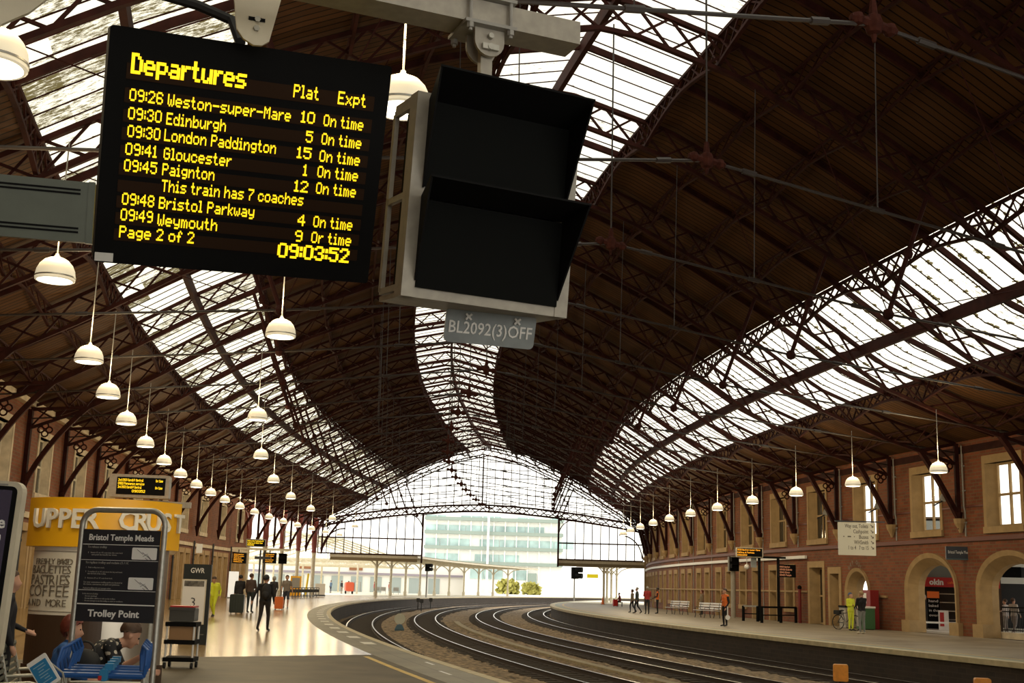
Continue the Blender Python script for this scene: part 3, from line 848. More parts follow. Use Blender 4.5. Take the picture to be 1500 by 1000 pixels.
# ================================================================== the hanging displays overhead
BM = frame_matrix(Vector((.926, .3751, .0436)), Vector((.0938, -.3665, .9257)), Vector((-.9816, 4.1919, 3.0116)))
bd = pose(thing('departure_board', 'large black LED departures board with yellow rows of trains, hung from the beam', 'departure board'), BM)
mb = MB(); mb.rbox((0, .075, 0), (1.0, .15, .82), .012); mb.build('casing', M_black, bd)
mb = MB(); bands = []
rows = [((184, 118), 30), ((187, 153), 28), ((184, 181), 24), ((181, 207), 24), ((178, 233), 24), ((176, 258), 23), ((176, 283), 23), ((172, 306), 23), ((170, 330), 23), ((170, 354), 23)]
x0, _ = on_plane(BM, 186, 150); x1, _ = on_plane(BM, 533, 250)
zs = []
for (px, py), hpx in rows:
    _, z = on_plane(BM, px, py); zs.append((z, hpx * .00232))
for z, hh in zs: mb.box((((x0 + x1) / 2), -.001, z + hh / 2), (x1 - x0 + .02, .002, hh * .78))
led_mod = mb.build('led_modules', M_ledband, bd)
LED_ROWS = [('Departures', (192, 107), (359, 129), 30, .3), ('Plat', (429, 142), (466, 147), 20, 0), ('Expt', (494, 152), (535, 157), 20, 0),
    ('09:26', (189, 147), (238, 153), 18, 0), ('Weston-super-Mare', (245, 155), (425, 178), 18, 0), ('10', (440, 179), (460, 183), 18, 0), ('On time', (473, 184), (531, 192), 18, 0),
    ('09:30', (187, 174), (236, 181), 18, 0), ('Edinburgh', (243, 182), (330, 193), 18, 0), ('5', (447, 208), (457, 209), 18, 0), ('On time', (470, 211), (528, 219), 18, 0),
    ('09:30', (186, 200), (234, 206), 18, 0), ('London Paddington', (240, 206), (403, 228), 18, 0), ('15', (434, 231), (455, 234), 18, 0), ('On time', (467, 236), (526, 243), 18, 0),
    ('09:41', (183, 226), (229, 232), 18, 0), ('Gloucester', (239, 233), (338, 245), 18, 0), ('1', (443, 257), (449, 258), 18, 0), ('On time', (464, 259), (523, 267), 18, 0),
    ('09:45', (181, 250), (229, 256), 18, 0), ('Paignton', (237, 256), (313, 267), 18, 0), ('12', (430, 280), (450, 283), 18, 0), ('On time', (462, 283), (520, 290), 18, 0),
    ('This train has 7 coaches', (236, 280), (443, 304), 18, 0),
    ('09:48', (178, 299), (225, 305), 18, 0), ('Bristol Parkway', (232, 305), (371, 324), 18, 0), ('4', (435, 330), (446, 331), 18, 0), ('On time', (458, 332), (515, 338), 18, 0),
    ('09:49', (176, 322), (223, 328), 18, 0), ('Weymouth', (230, 330), (317, 341), 18, 0), ('9', (431, 353), (442, 354), 18, 0), ('Or time', (455, 355), (513, 362), 18, 0),
    ('Page 2 of 2', (174, 347), (283, 361), 18, 0), ('09:03:52', (406, 376), (509, 388), 23, .25)]
for body, a, b, cap, fat in LED_ROWS:
    mb = MB(); xa, za = on_plane(BM, *a); xb, zb = on_plane(BM, *b)
    led(mb, body, xa, za, cap * .00232, xb - xa, -.004, fat)
    mb.build('led_lettering', M_led, led_mod)
mb = MB(); xa, za = on_plane(BM, 152, 376); mb.box((xa, -.002, za), (.062, .004, .03)); mb.build('asset_label', M_signwhite, bd)

# repeater box with two hoods
y_, t_ = math.radians(26), math.radians(6)
ex = Vector((math.cos(y_), math.sin(y_), 0)); nn = Vector((-math.sin(y_), math.cos(y_), 0))
ez = Z * math.cos(t_) - nn * math.sin(t_)
W_, H_ = .565, .63
XM = frame_matrix(ex, ez, Vector((0, 0, 0)))
ctr = at(724, 303, 3.62)
XM = frame_matrix(ex, ez, ctr)
sg = pose(thing('signal_indicator', 'beige metal signal indicator box with two deep black hoods, hung beside the departures board', 'signal'), XM)
mb = MB(); fw = .045
for s_ in (-1, 1): mb.box((s_ * (W_ / 2 - fw / 2), .03, 0), (fw, .06, H_))
for z_ in (-H_ / 2 + fw / 2, H_ / 2 - fw / 2, 0.01): mb.box((0, .03, z_), (W_ - .02, .055, fw if abs(z_) > .1 else .03))
# open-sided rear casing: ribs and a back plate
for s_ in (-1, 1):
    for y1 in (.20,): mb.box((s_ * (W_ / 2 - .008), y1, 0), (.014, .02, H_ - .06))
    for z_ in (-H_ / 2 + .03, 0.0, H_ / 2 - .03): mb.bar((s_ * (W_ / 2 - .008), .05, z_), (s_ * (W_ / 2 - .008), .2, z_), .014, .02)
mb.box((0, .125, -H_ / 2 + .008), (W_ - .01, .16, .016)); mb.box((0, .125, H_ / 2 - .008), (W_ - .01, .16, .016))
mb.build('frame', M_beige, sg)
mb = MB(); mb.box((0, .13, 0), (W_ - .09, .14, H_ - .04)); mb.build('lamp_housing', M_black, sg)
def hood(z_top, z_bot, out, dz, fr, nm='hood'):
    mb = MB(); w = W_ - .075; t = .006
    A = [(-w / 2, -.002, z_top), (w / 2, -.002, z_top), (w / 2 + fr, -out, z_top + dz), (-w / 2 - .03, -out, z_top + dz)]
    for k in (0, t):
        mb.poly([(x, y, z - k) for x, y, z in A])
    mb.quad(A[3], A[2], Vector(A[2]) - Z * t, Vector(A[3]) - Z * t)
    for sx in (-1, 1):
        q0, q1 = (A[0], A[3]) if sx < 0 else (A[1], A[2])
        tri = [Vector(q0), Vector(q1), Vector((sx * w / 2, -.004, z_bot))]
        mb.poly(tri); mb.poly([p - Vector((sx * t, 0, 0)) for p in tri])
        mb.quad(tri[1], tri[2], tri[2] - Vector((sx * t, 0, 0)), tri[1] - Vector((sx * t, 0, 0)))
    return mb.build(nm, M_black, sg)
hood(H_ / 2 - .02, .02, .155, .062, .002)
hood(-.005, -H_ / 2 + .05, .15, .033, .017)
mb = MB()
for zc in (.16, -.15): mb.box((0, -.003, zc), (W_ - .085, .006, .27))
mb.build('lamp_face', M_hood, sg)

# number plate under the repeater
PM = frame_matrix(Vector((.971, .238, -.0202)), Vector((.024, -.30, .953)), Vector((-.0705, 3.8024, 2.3357)))
pl = pose(thing('number_plate', 'small grey plate lettered BL2092(3)OFF hanging below the signal indicator', 'plate'), PM)
mb = MB(); mb.rbox((0, .004, 0), (.296, .008, .108), .016); mb.build('plate', mat('plate_grey', (0.24, 0.265, 0.265), 0.45, noise=.15, nscale=14), pl)
text('BL2092(3)OFF', 'lettering', .040, M_signwhite, pl, (0, -.001, -.022), width=.272, bold=.012, align='CENTER')
for x in (-.075, .085):
    mb = MB(); mb.box((x, .022, .09), (.06, .02, .13)); mb.build('bracket', M_cream, pl)
for x in (-.075, .085):
    mb = MB()
    for q in range(2): mb.box((x, -.004, .032), (.026, .006, .006), Matrix.Rotation(math.radians(45 + 90 * q), 3, 'Y'))
    mb.build('wing_nut', M_signwhite, pl)

# carrying beam above
b_end = at(850, 62, 4.03); bdir = Vector((math.cos(math.radians(24)), math.sin(math.radians(24)), .015)).normalized()
bn = Vector((-bdir.y, bdir.x, 0)).normalized()
GM = frame_matrix(bdir, Z, b_end)
gb = pose(thing('hanging_beam', 'grey square steel beam with clamps carrying the departures board and the signal box', 'beam'), GM)
mb = MB(); mb.box((-2.1, .06, .035), (4.2, .12, .085)); mb.build('box_section', M_beige, gb)
mb = MB(); x, _ = on_plane(GM, 716, 60)
for z_ in (.085, -.015): mb.box((x, .06, z_), (.19, .17, .012))
for dx in (-.075, .075):
    for dy in (-.015, .135): mb.tube((x + dx, dy, -.05), (x + dx, dy, .115), .007); mb.tube((x + dx, dy, -.04), (x + dx, dy, -.022), .013, n=6); mb.tube((x + dx, dy, .092), (x + dx, dy, .105), .013, n=6)
mb.build('clamp', M_grey, gb)
mb = MB(); xs_, zs_ = on_plane(GM, 718, 72)
out = [(-.055, .03), (.055, .03)] + [(.055 * math.cos(a), -.035 + .055 * math.sin(a)) for a in [-i * math.pi / 10 for i in range(11)]]
mb.prism(out, -.005, .007, o=(xs_, .01, -.03)); mb.prism(out, .07, .082, o=(xs_, .01, -.03))
mb.box((xs_, .045, -.14), (.042, .03, .17)); mb.build('hanger_joint', M_beige, gb)
mb = MB(); mb.tube((xs_, -.012, -.05), (xs_, .02, -.05), .010); mb.tube((xs_, -.012, -.09), (xs_, .02, -.09), .012); mb.box((xs_, -.003, -.09), (.06, .012, .02)); mb.build('bolt', M_steel, gb)
# cream hanger plate of the board
hp = pose(thing('board_hanger', 'cream tapered hanger plate with two bolts above the departures board', 'hanger'), frame_matrix(Vector((.926, .3751, .02)), Z, at(372, 36, 3.95)))
o2 = [(-.085, .16), (.10, .16), (.055, -.055), (.03, -.075), (0, -.078), (-.035, -.06), (-.058, -.03)]
mb = MB(); mb.prism(o2, -.006, .006); mb.build('plate', M_cream, hp)
mb = MB(); mb.tube((.01, -.014, .018), (.01, .01, .018), .011, n=6); mb.tube((.008, -.014, -.016), (.008, .01, -.016), .011, n=6); mb.build('bolt', M_steel, hp)
mb = MB(); mb.box((.008, -.0075, .018), (.058, .003, .013)); mb.build('slot', M_black, hp)
# steel conduit that crosses behind the hanger
mb = MB(); mb.path([at(235, -8, 4.6), at(290, 8, 4.6), at(340, 30, 4.6), at(352, 62, 4.5)], .022); tag(mb.build('conduit', M_rubber, smooth=True), 'thick black cable curving behind the cream hanger plate', 'cable')
# grey-green trunking at the edge of the picture, with its own hanger
TM = frame_matrix(Vector((.95, .31, .03)), Vector((.05, -.22, .97)), at(70, 305, 3.6))
tk = pose(thing('metal_trunking', 'grey-green ribbed metal sign casing beside the departures board', 'sign casing'), TM)
xl, zt = on_plane(TM, 139, 268); xb_, zb_ = on_plane(TM, 134, 356)
mb = MB(); mb.rbox(((xl - 1.2) / 2, .06, (zt + zb_) / 2), (xl + 1.2, .12, zt - zb_), .012); mb.build('casing', M_greygreen, tk)
mb = MB()
for z_ in (zt - .026, zt - .038, zb_ + .03, zb_ + .042): mb.box(((xl - 1.25) / 2, -.001, z_), (xl + 1.17, .003, .006))
mb.build('groove', M_black, tk)
mb = MB(); mb.box((xl - .008, .06, (zt + zb_) / 2), (.02, .125, zt - zb_ + .004)); mb.build('end_cap', M_greygreen, tk)
hp2 = pose(thing('casing_hanger', 'cream curved hanger plate in the top corner above the grey-green casing', 'hanger'), frame_matrix(Vector((.95, .31, .03)), Z, at(5, 15, 3.6)))
mb = MB(); mb.prism([(-.2, .3), (.16, .3), (.13, .06), (.075, -.0), (.0, -.05), (-.05, -.12), (-.2, -.14)], -.008, .008); mb.build('plate', M_cream, hp2)
mb = MB(); mb.tube((-.07, 0, -.1), (-.07, .05, -.5), .014); mb.build('drop_rod', M_cream, hp2)

# ================================================================== pendant lamps
def lamp(name, p, top_h, label, group, power=55, r=.33):
    t = thing(name, label, 'lamp', p, 0, group)
    if 'dome' not in LAMP:
        mb = MB(); mb.lathe([(.05, .40), (.12, .385), (.20, .345), (.27, .27), (.315, .17), (.33, .075), (.333, .06), (.333, .035), (.325, .03), (.33, .0), (.31, -.015), (.29, -.01)], 24)
        LAMP['dome'] = mb.build('dome', M_dome, t, smooth=True)
        mb = MB(); mb.lathe([(.334, .062), (.339, .06), (.339, .038), (.334, .035)], 24); LAMP['band'] = mb.build('band', M_steel, t, smooth=True)
        mb = MB(); mb.lathe([(.0, -.005), (.15, -.03), (.30, -.008)], 24); LAMP['diffuser'] = mb.build('diffuser', M_glow, t, smooth=True)
        mb = MB(); mb.lathe([(.0, .47), (.03, .47), (.035, .44), (.055, .42), (.06, .39), (0, .385)], 12); LAMP['cap'] = mb.build('cap', M_steel, t, smooth=True)
    else:
        for k in ('dome', 'band', 'diffuser', 'cap'):
            c = LAMP[k].copy(); COL.objects.link(c); c.parent = t
    mb = MB(); mb.tube((0, 0, .46), (0, 0, top_h - p.z), .013, n=6); mb.build('drop_rod', M_grey, t)
    ld = LAMP.get('light')
    if ld is None:
        ld = bpy.data.lights.new('lamp_light', 'SPOT'); ld.energy = power * 4.0; ld.color = (1.0, .80, .50); ld.shadow_soft_size = .28
        ld.spot_size = math.radians(165); ld.spot_blend = .6; LAMP['light'] = ld
        l2 = bpy.data.lights.new('lamp_uplight', 'POINT'); l2.energy = power * 4.0; l2.color = (1.0, .78, .46); l2.shadow_soft_size = .3; LAMP['up'] = l2
    lo = bpy.data.objects.new('lamp_light', ld); COL.objects.link(lo); lo.parent = t; lo.location = (0, 0, -.06)
    lo = bpy.data.objects.new('lamp_uplight', LAMP['up']); COL.objects.link(lo); lo.parent = t; lo.location = (0, 0, .85)
    return t
LAMP = {}
LS = [-93.0, -84.0, -75.9, -70.2, -64.2, -57.3, -50.2, -43.6, -37.0, -30.9, -24.78, -18.18, -11.58, -4.98, 1.62, 8.22, 14.82, 21.42, 28.02]
for i, s in enumerate(LS):
    lamp('pendant_lamp', P(7.72, s, 6.42), 8.9, f'{ORD[i]} opal dome lamp from the camera in the row hanging over the left platform', 'pendant lamps over the left platform')
for i, s in enumerate([-63.9, -56.4, -49.8, -43.2, -36.5, -29.9, -23.3, -16.8, -10.2, -3.6, 3.0]):
    lamp('pendant_lamp', P(-22.0, s, 6.28), 8.7, f'{ORD[i]} opal dome lamp from the camera in the row hanging over the far right platform', 'pendant lamps over the right platform')
for i, s in enumerate([-92.5, -78.8, -64.2, -51.0, -37.8, -24.6, -11.4, 1.8, 15]):
    lamp('pendant_lamp', P(3.5, s, 6.8), 9.6, f'{ORD[i]} opal dome lamp from the camera in the sparse row over the left platform edge', 'pendant lamps near the left platform edge')

# ================================================================== things on the near platform
# trolley point sign frame
TPx, TPy = 176, 8.95
def col_on(py_px, y): return at(TPx, py_px, y)
Lf, Rf = at(119, 790, 8.97), at(240, 792, 8.9)
exs = (Rf - Lf); exs.z = 0; wd = exs.length
o0 = (Lf + Rf) / 2; o0.z = 0
ts = thing('trolley_point_sign', 'black Trolley Point instruction board in a bent grey tube frame', 'sign', o0, math.atan2(exs.y, exs.x))
topz = at(180, 747, 8.93).z
mb = MB(); hw_ = wd / 2; r = .11; pts = [(-hw_, 0, 0), (-hw_, 0, topz - r)]
pts += [(-hw_ + r - r * math.cos(a), 0, topz - r + r * math.sin(a)) for a in [i * math.pi / 12 for i in range(1, 6)]] + [(-hw_ + r, 0, topz), (hw_ - r, 0, topz)]
pts += [(hw_ - r + r * math.sin(a), 0, topz - r + r * math.cos(a)) for a in [i * math.pi / 12 for i in range(1, 6)]] + [(hw_, 0, topz - r), (hw_, 0, 0)]
mb.path(pts, .021, 10); mb.bar((-hw_, 0, .75), (hw_, 0, .75), .03); mb.build('tube_frame', M_steel, ts, smooth=True)
zt_, zb_ = at(180, 776, 8.93).z, at(170, 911, 8.93).z; bw, bh = wd - .045, zt_ - zb_; zc = (zt_ + zb_) / 2
mb = MB(); mb.box((0, -.01, zc), (bw, .012, bh)); ts_b = mb.build('board', M_slate, ts)
mb = MB(); zz = lambda f: zt_ - f * bh
for f, w_ in ((.165, .004), (.335, .003), (.662, .003), (.812, .008)): mb.box((0, -.018, zz(f)), (bw, .003, w_))
mb.build('rule', M_signwhite, ts_b)
text('Bristol Temple Meads', 'lettering', .045, M_signwhite, ts_b, (0, -.02, zz(.118)), width=bw * .84, bold=.02, align='CENTER')
text('Trolley Point', 'lettering', .050, M_signwhite, ts_b, (-.01, -.02, zz(.945)), width=bw * .66, bold=.03, align='CENTER')
small = [('To release trolley', .205, .018, -.43, .25), ('1   Insert £1 or 1€ coin into the coin lock', .262, .011, -.42, .45), ('and push the handle bar down.', .285, .011, -.37, .33),
         ('To replace trolley and reclaim £1 / 1€', .375, .018, -.44, .56), ('1   Push trolley into stack.', .425, .011, -.43, .24), ('2   To reclaim £1 or 1€ coin insert the key and insert', .47, .011, -.43, .48),
         ('into the lock of the trolley.', .492, .011, -.40, .24), ('3   Remove £1 or 1€ coin from lock.', .54, .011, -.43, .36), ('For your convenience trolley parks are located at', .585, .012, -.44, .5),
         ('the station, concourses, car park and platforms.', .608, .012, -.44, .47), ('Parked trolleys do not accept coins.', .65, .012, -.44, .36),
         ('In the interest of safety', .71, .012, -.44, .2), ('·   Do not overload.', .735, .011, -.43, .18), ('·   Do not allow children to ride on the trolleys.', .76, .011, -.43, .42), ('·   Do not attempt to use the trolley on stairs or escalators.', .785, .011, -.43, .52)]
for b_, f, h_, xo, wf in small: text(b_, 'lettering', h_, M_grey, ts_b, (xo * bw, -.018, zz(f)), width=bw * wf)
for x_, f_ in ((.315, .255), (.30, .58)):
    mb = MB(); mb.rbox((bw * x_, -.018, zz(f_)), (bw * .32, .004, bh * .13), .008); mb.build('diagram_panel', M_signwhite, ts_b)
for cz in (.255, .58):
    mb = MB()
    for a, b in (((.22, .03), (.30, -.005)), ((.29, .01), (.42, -.045)), ((.30, -.02), (.36, .0)), ((.36, -.01), (.40, -.035)), ((.33, -.03), (.37, -.045))):
        mb.bar((bw * a[0], -.021, zz(cz) + a[1]), (bw * b[0], -.021, zz(cz) + b[1]), .004, .002)
    mb.build('diagram', M_darkgrey, ts_b)

# luggage trolleys pushed together in front of it
TY0 = 8.0
def trolley(p, rz, label):
    t = thing('luggage_trolley', label, 'trolley', p, rz, 'nested luggage trolleys')
    w = .265; hz = .90
    m = MB(); m.path([(-w, 0, hz), (w, 0, hz)], .019, 8)
    m.build('handle_bar', M_blue, t, smooth=True)
    for sx in (-1, 1):
        g = MB(); g.path([(sx * w, 0, hz), (sx * (w + .012), -.02, hz + .07), (sx * (w + .005), .02, hz + .16), (sx * (w - .035), .07, hz + .185), (sx * (w - .05), .10, hz + .13), (sx * (w - .035), .07, hz + .03)], .012, 7)
        g.build('loop_grip', M_blue, t, smooth=True)
    f = MB()
    for sx in (-1, 1):
        f.path([(sx * w, 0, hz - .01), (sx * (w - .01), .02, .3), (sx * (w - .02), .08, .14), (sx * (w - .06), .8, .13)], .014, 7)
    f.bar((-w, .06, .2), (w, .06, .2), .02); f.build('frame', M_steel, t, smooth=True)
    b = MB()
    for z_ in (.80, .76, .72, .66, .60):
        b.path([(-w + .02, -.03, z_), (w - .02, -.03, z_)], .005 if z_ != .80 else .009, 5)
    for i in range(15):
        x = -w + .03 + (2 * w - .06) * i / 14; b.path([(x, -.03, .80), (x, -.02, .58), (x, .25, .55)], .0035, 4)
    for sx in (-1, 1): b.path([(sx * (w - .02), -.03, .80), (sx * (w - .02), .28, .78)], .008, 5); b.path([(sx * (w - .02), -.03, .62), (sx * (w - .02), .28, .60)], .005, 5)
    b.path([(-w + .02, .28, .78), (w - .02, .28, .78)], .007, 5); b.build('wire_basket', M_stainless, t, smooth=True)
    l = MB(); l.rbox((.02, -.005, hz + .005), (.055, .05, .075), .018); l.box((.045, .015, hz + .055), (.05, .05, .04)); l.build('coin_lock', M_brightblue, t)
    k = MB(); k.box((.0, -.034, hz - .012), (.02, .012, .028)); k.build('key', M_crimson, t)
    for sx in (-1, 1):
        for y in (.10, .74):
            q = MB(); q.tube((sx * (w - .05) - .015, y, .065), (sx * (w - .05) + .015, y, .065), .065, n=14); q.build('wheel', M_rubber, t)
    return t
for i in range(4):
    c = at(150 + i * 3.2, 975, TY0 + .24 * i); c.z = 0
    trolley(c, math.radians(2 + i), ['front luggage trolley of the blue-handled nest under the Trolley Point board', 'second blue-handled luggage trolley, pushed into the front one', 'third blue-handled luggage trolley in the nest below the sign', 'rearmost blue-handled luggage trolley, closest to the sign frame'][i])
# advertising card clipped to the trolley nest
cd = thing('advert_card', 'white and blue tilted card clipped beside the nested trolleys', 'card', at(64, 984, 7.9))
Mx = Matrix.Rotation(math.radians(-36), 3, 'Y')
mb = MB(); mb.rbox((0, 0, 0), (.135, .006, .20), .01, Mx); cd_ = mb.build('card', M_signwhite, cd)
mb = MB(); mb.rbox((0, -.005, -.006), (.112, .003, .15), .004, Mx); mb.build('printed_panel', M_brightblue, cd_)
mb = MB()
for i in range(7): mb.box(Mx @ Vector((-.006 + .012 * (i % 2), -.008, .05 - i * .018)), (.075 - .02 * (i % 3), .002, .005), Mx)
mb.build('print_line', mat('pale_blue_print', (.30, .45, .55), .5), cd_)
mb = MB(); mb.path([Mx @ Vector((.05, .004, .06)), at(92, 985, 7.95) - cd.location, Vector((.17, .1, -.3))], .007, 6); mb.build('clip_arm', M_steel, cd)

# metal bench with its back to the left
bn_ = thing('metal_bench', 'grey perforated metal bench with armrests beside the nested trolleys', 'bench', Vector((-4.95, 12.65, 0)), math.radians(15))
mb = MB()
for i in range(9): mb.box((.08 + .05 * i, 0, .30), (.034, 2.1, .02))
mb.build('seat', M_steel, bn_)
mb = MB()
for i in range(7): mb.box((-.02 - .012 * i, 0, .38 + .06 * i), (.018, 2.1, .035))
mb.path([(-.11, -1.05, .78), (-.11, 1.05, .78)], .035, 8); mb.build('backrest', M_greygreen, bn_)
for y in (-1.03, 0, 1.03):
    mb = MB(); mb.path([(-.11, y, .77), (.02, y, .30), (-.08, y, .0)], .02, 7); mb.path([(.05, y, .28), (.45, y, .28), (.50, y, 0)], .02, 7); mb.build('leg', M_steel, bn_, smooth=True)
    mb = MB(); mb.path([(-.04, y, .50), (.3, y, .52), (.47, y, .48), (.5, y, .30)], .018, 7); mb.build('armrest', M_steel, bn_, smooth=True)

# digital advert totem at the left edge
dt = thing('advert_screen', 'white-framed freestanding advert screen with a dark picture at the left edge', 'advert screen', flat(10, 840, 6.2), 0)
zt_, zb_ = at(30, 706, 6.2).z, at(5, 968, 6.2).z; wS = .62
xr = at(41, 730, 6.2).x - dt.location.x; zc = (zt_ + zb_) / 2; bh = zt_ - zb_
xr -= .105; dt.rotation_euler = (0, math.radians(2.2), 0)
mb = MB(); mb.rbox((xr - wS / 2, .03, zc), (wS, .06, bh), .05); mb.build('frame', M_cream, dt)
mb = MB(); mb.rbox((xr - wS / 2, -.001, zc), (wS - .05, .006, bh - .05), .03); mb.build('bezel', M_black, dt)
mb = MB(); mb.rbox((xr - wS / 2, -.006, zc), (wS - .10, .004, bh - .09), .004); mb.build('picture', mat('dark_violet_picture', (.012, .010, .016), .25, emit=(.05, .04, .055), estr=.35, noise=.5, nscale=5), dt)
text('e', 'lettering', .062, M_signwhite, dt, (xr - .10, -.012, zt_ - .235), bold=.03); text('!', 'lettering', .07, M_signwhite, dt, (xr - .093, -.012, zt_ - .335), bold=.03)
mb = MB(); mb.box((xr - .10, -.008, zt_ - .018), (.05, .006, .008)); mb.build('sensor', M_grey, dt)
mb = MB(); mb.box((xr - wS / 2, .06, zb_ / 2), (.16, .08, zb_)); mb.box((xr - wS / 2, .06, .02), (wS, .4, .04)); mb.build('stand', M_darkgrey, dt)

# ------------------------------------------------------------------ rounded food kiosk
kL, kR = at(38, 800, 16.8), at(262, 800, 17.3)
kz = lambda py: at(150, py, 17.0).z
kw = (kR - kL).length; kc = (kL + kR) / 2; kc.z = 0
ks = thing('food_kiosk', 'round-fronted coffee kiosk with an amber UPPER CRUST fascia', 'kiosk', kc, math.atan2(kR.y - kL.y, kR.x - kL.x))
def arcpts(w, bulge, n=20):
    R = (w * w / 4 + bulge * bulge) / (2 * bulge); a = math.asin(w / 2 / R)
    return [(R * math.sin(t), -(R * math.cos(t) - (R - bulge))) for t in [-a + 2 * a * i / n for i in range(n + 1)]]
def drum(w, bulge, z0, z1, back=2.6, taper=.0):
    mb = MB(); a = arcpts(w, bulge); o = [(x, y) for x, y in a] + [(w / 2 - .1, back), (-w / 2 + .1, back)]
    mb.prism(o, z0, z1, (Vector((1, 0, 0)), Vector((0, 1, 0)), Z)); return mb
zf1, zf0 = kz(733), kz(803)
kf_ = drum(kw, .62, zf0, zf1, 3.2); kf_ = kf_.build('fascia', M_yellow, ks, smooth=30)
drum(kw - .25, .55, .32, zf0, 3.0).build('counter_wall', M_stainless, ks, smooth=30)
drum(kw - .18, .58, 0, .34, 3.05).build('plinth', M_plinth, ks, smooth=30)
mb = MB(); a = arcpts(kw - .23, .57, 40); z1, z0 = kz(803), kz(901)
for (x0, y0), (x1, y1) in zip(a[:-1], a[1:]):
    if x1 < .12: mb.quad((x0, y0, z0), (x1, y1, z0), (x1, y1, z1), (x0, y0, z1))
km_ = mb.build('menu_panel', mat('menu_panel_cream', (.78, .74, .62), .5), ks)
mb = MB()
for (x0, y0), (x1, y1) in zip(a[:-1], a[1:]):
    if x1 < .12: mb.quad((x0, y0 - .004, .34), (x1, y1 - .004, .34), (x1, y1 - .004, z0), (x0, y0 - .004, z0))
mb.build('lower_panel', M_plinth, ks)
RF = lambda w, b: (w * w / 4 + b * b) / (2 * b)
def on_arc(x, w, b):
    R = RF(w, b); t = math.asin(max(-1, min(1, x / R))); return (R * math.sin(t), -(R * math.cos(t) - (R - b))), t
def ktext(body, x0, x1, zb, h, w, b, m, bold, depth=.004, par=None, off=.012):
    n = len(body)
    for i, ch in enumerate(body):
        if ch == ' ': continue
        x = x0 + (x1 - x0) * i / max(1, n - 1); (px, py), t = on_arc(x, w, b)
        text(ch, 'letter', h, m, par, (px + off * math.sin(t), py - off * math.cos(t), zb), width=None if ch in 'I' else None, bold=bold, align='CENTER', depth=depth, rotz=t)
M_letter = mat('letter_white', (.88, .82, .68), .5)
kx = lambda px: (at(px, 770, 16.6).x - kc.x)
ktext('UPPER', kx(50), kx(122), kz(776), .26, kw, .62, M_letter, .03, .02, par=kf_, off=.025)
ktext('CRUST', kx(172), kx(243), kz(776), .26, kw, .62, M_letter, .03, .02, par=kf_, off=.025)
M_ink = mat('menu_ink', (.16, .13, .09), .6)
for body, py, h, x0 in (('FRESHLY BAKED', 829, .085, 50), ('BAGUETTES', 842, .115, 47), ('PASTRIES', 858, .14, 46), ('COFFEE', 875, .16, 46), ('AND MORE', 889, .10, 44)):
    ktext(body, kx(x0), kx(99 - (py - 829) * .06), kz(py), h, kw - .23, .57, M_ink, -.012, par=km_)
mb = MB(); 
for py in (810, 896):
    for (x0, y0), (x1, y1) in zip(a[:-1], a[1:]):
        if -1.1 < x0 and x1 < .05: mb.bar((x0, y0 - .006, kz(py)), (x1, y1 - .006, kz(py)), .006)
mb.build('printed_rule', M_ink, km_)
mb = MB(); mb.box((kw / 2 - .06, .62, (zf0 + zf1) / 2), (.04, .08, zf1 - zf0 - .02)); mb.build('fascia_edge', M_signwhite, ks)
mb = MB()
for i in range(9): mb.tube((kw / 2 - .28 + .001 * i, -.25 + .22 * i, .34), (kw / 2 - .28 + .001 * i, -.25 + .22 * i, zf0), .03, n=6)
mb.build('side_ribs', M_steel, ks)
# double LED display above it on a bracket rail
dM = thing('platform_display', 'double-sided yellow LED train display on the rail above the amber kiosk fascia', 'display', at(204, 712, 19.2), math.radians(8))
mb = MB(); mb.rbox((0, .1, 0), (.92, .25, .36), .02); mb.build('casing', M_beige, dM)
mb = MB(); mb.box((.03, -.028, .0), (.74, .01, .27)); dS_ = mb.build('screen', M_black, dM)
for body, x, z, w in (('2nd 0933 Cardiff Central', -.32, .07, .38), ('0900 Penzance service', -.32, .015, .40), ('3rd 0933 Cardiff Central', -.32, -.04, .36), ('On time', .25, .07, .11), ('On time', .25, -.04, .11), ('090352', -.1, -.10, .2)):
    mb = MB(); led(mb, body.replace('z', 's').replace('v', 'u').replace('C', 'O'), x, z, .04, w, -.035, .1)
    mb.build('led_lettering', M_led, dS_)
mb = MB(); mb.box((0, .15, -.24), (.9, .08, .07)); mb.box((.55, .15, -.26), (.5, .1, .09)); mb.tube((-.35, .15, -.2), (-.35, .15, -.5), .03); mb.tube((.3, .15, -.2), (.3, .15, -.5), .03); mb.build('bracket', M_beige, dM)
# GWR poster stand
g0 = ground(281, 944); gs = thing('poster_stand', 'dark poster stand headed GWR with a white poster numbered 3', 'poster stand', g0, math.radians(6))
gw = 39 * g0.y / F_PX; gtop = at(286, 826, g0.y).z
mb = MB(); mb.box((0, .05, gtop / 2), (gw, .1, gtop)); mb.build('body', mat('gwr_dark', (.012, .018, .017), .4), gs)
zt_, zb_ = at(281, 848, g0.y).z, at(281, 914, g0.y).z
mb = MB(); mb.box((-.05, -.008, (zt_ + zb_) / 2), (gw * .88, .016, zt_ - zb_)); gf_ = mb.build('poster_frame', M_cream, gs)
mb = MB(); mb.box((-.05, -.018, (zt_ + zb_) / 2), (gw * .80, .006, zt_ - zb_ - .06)); mb.build('poster', M_signwhite, gf_)
mb = MB(); mb.box((-.05, -.022, zt_ - .10), (gw * .72, .004, .13)); mb.build('poster_picture', mat('poster_photo', (.14, .13, .11), .5, noise=.6, nscale=12), gf_)
text('3', 'lettering', .22, M_darkgrey, gf_, (-.05, -.024, zb_ + .40), bold=-.01, align='CENTER')
text('GWR', 'lettering', .12, M_signwhite, gs, (.0, -.012, gtop - .20), bold=.02, align='CENTER', width=.32)
text('GWR', 'lettering', .03, M_grey, gs, (.2, -.012, .22), align='CENTER')
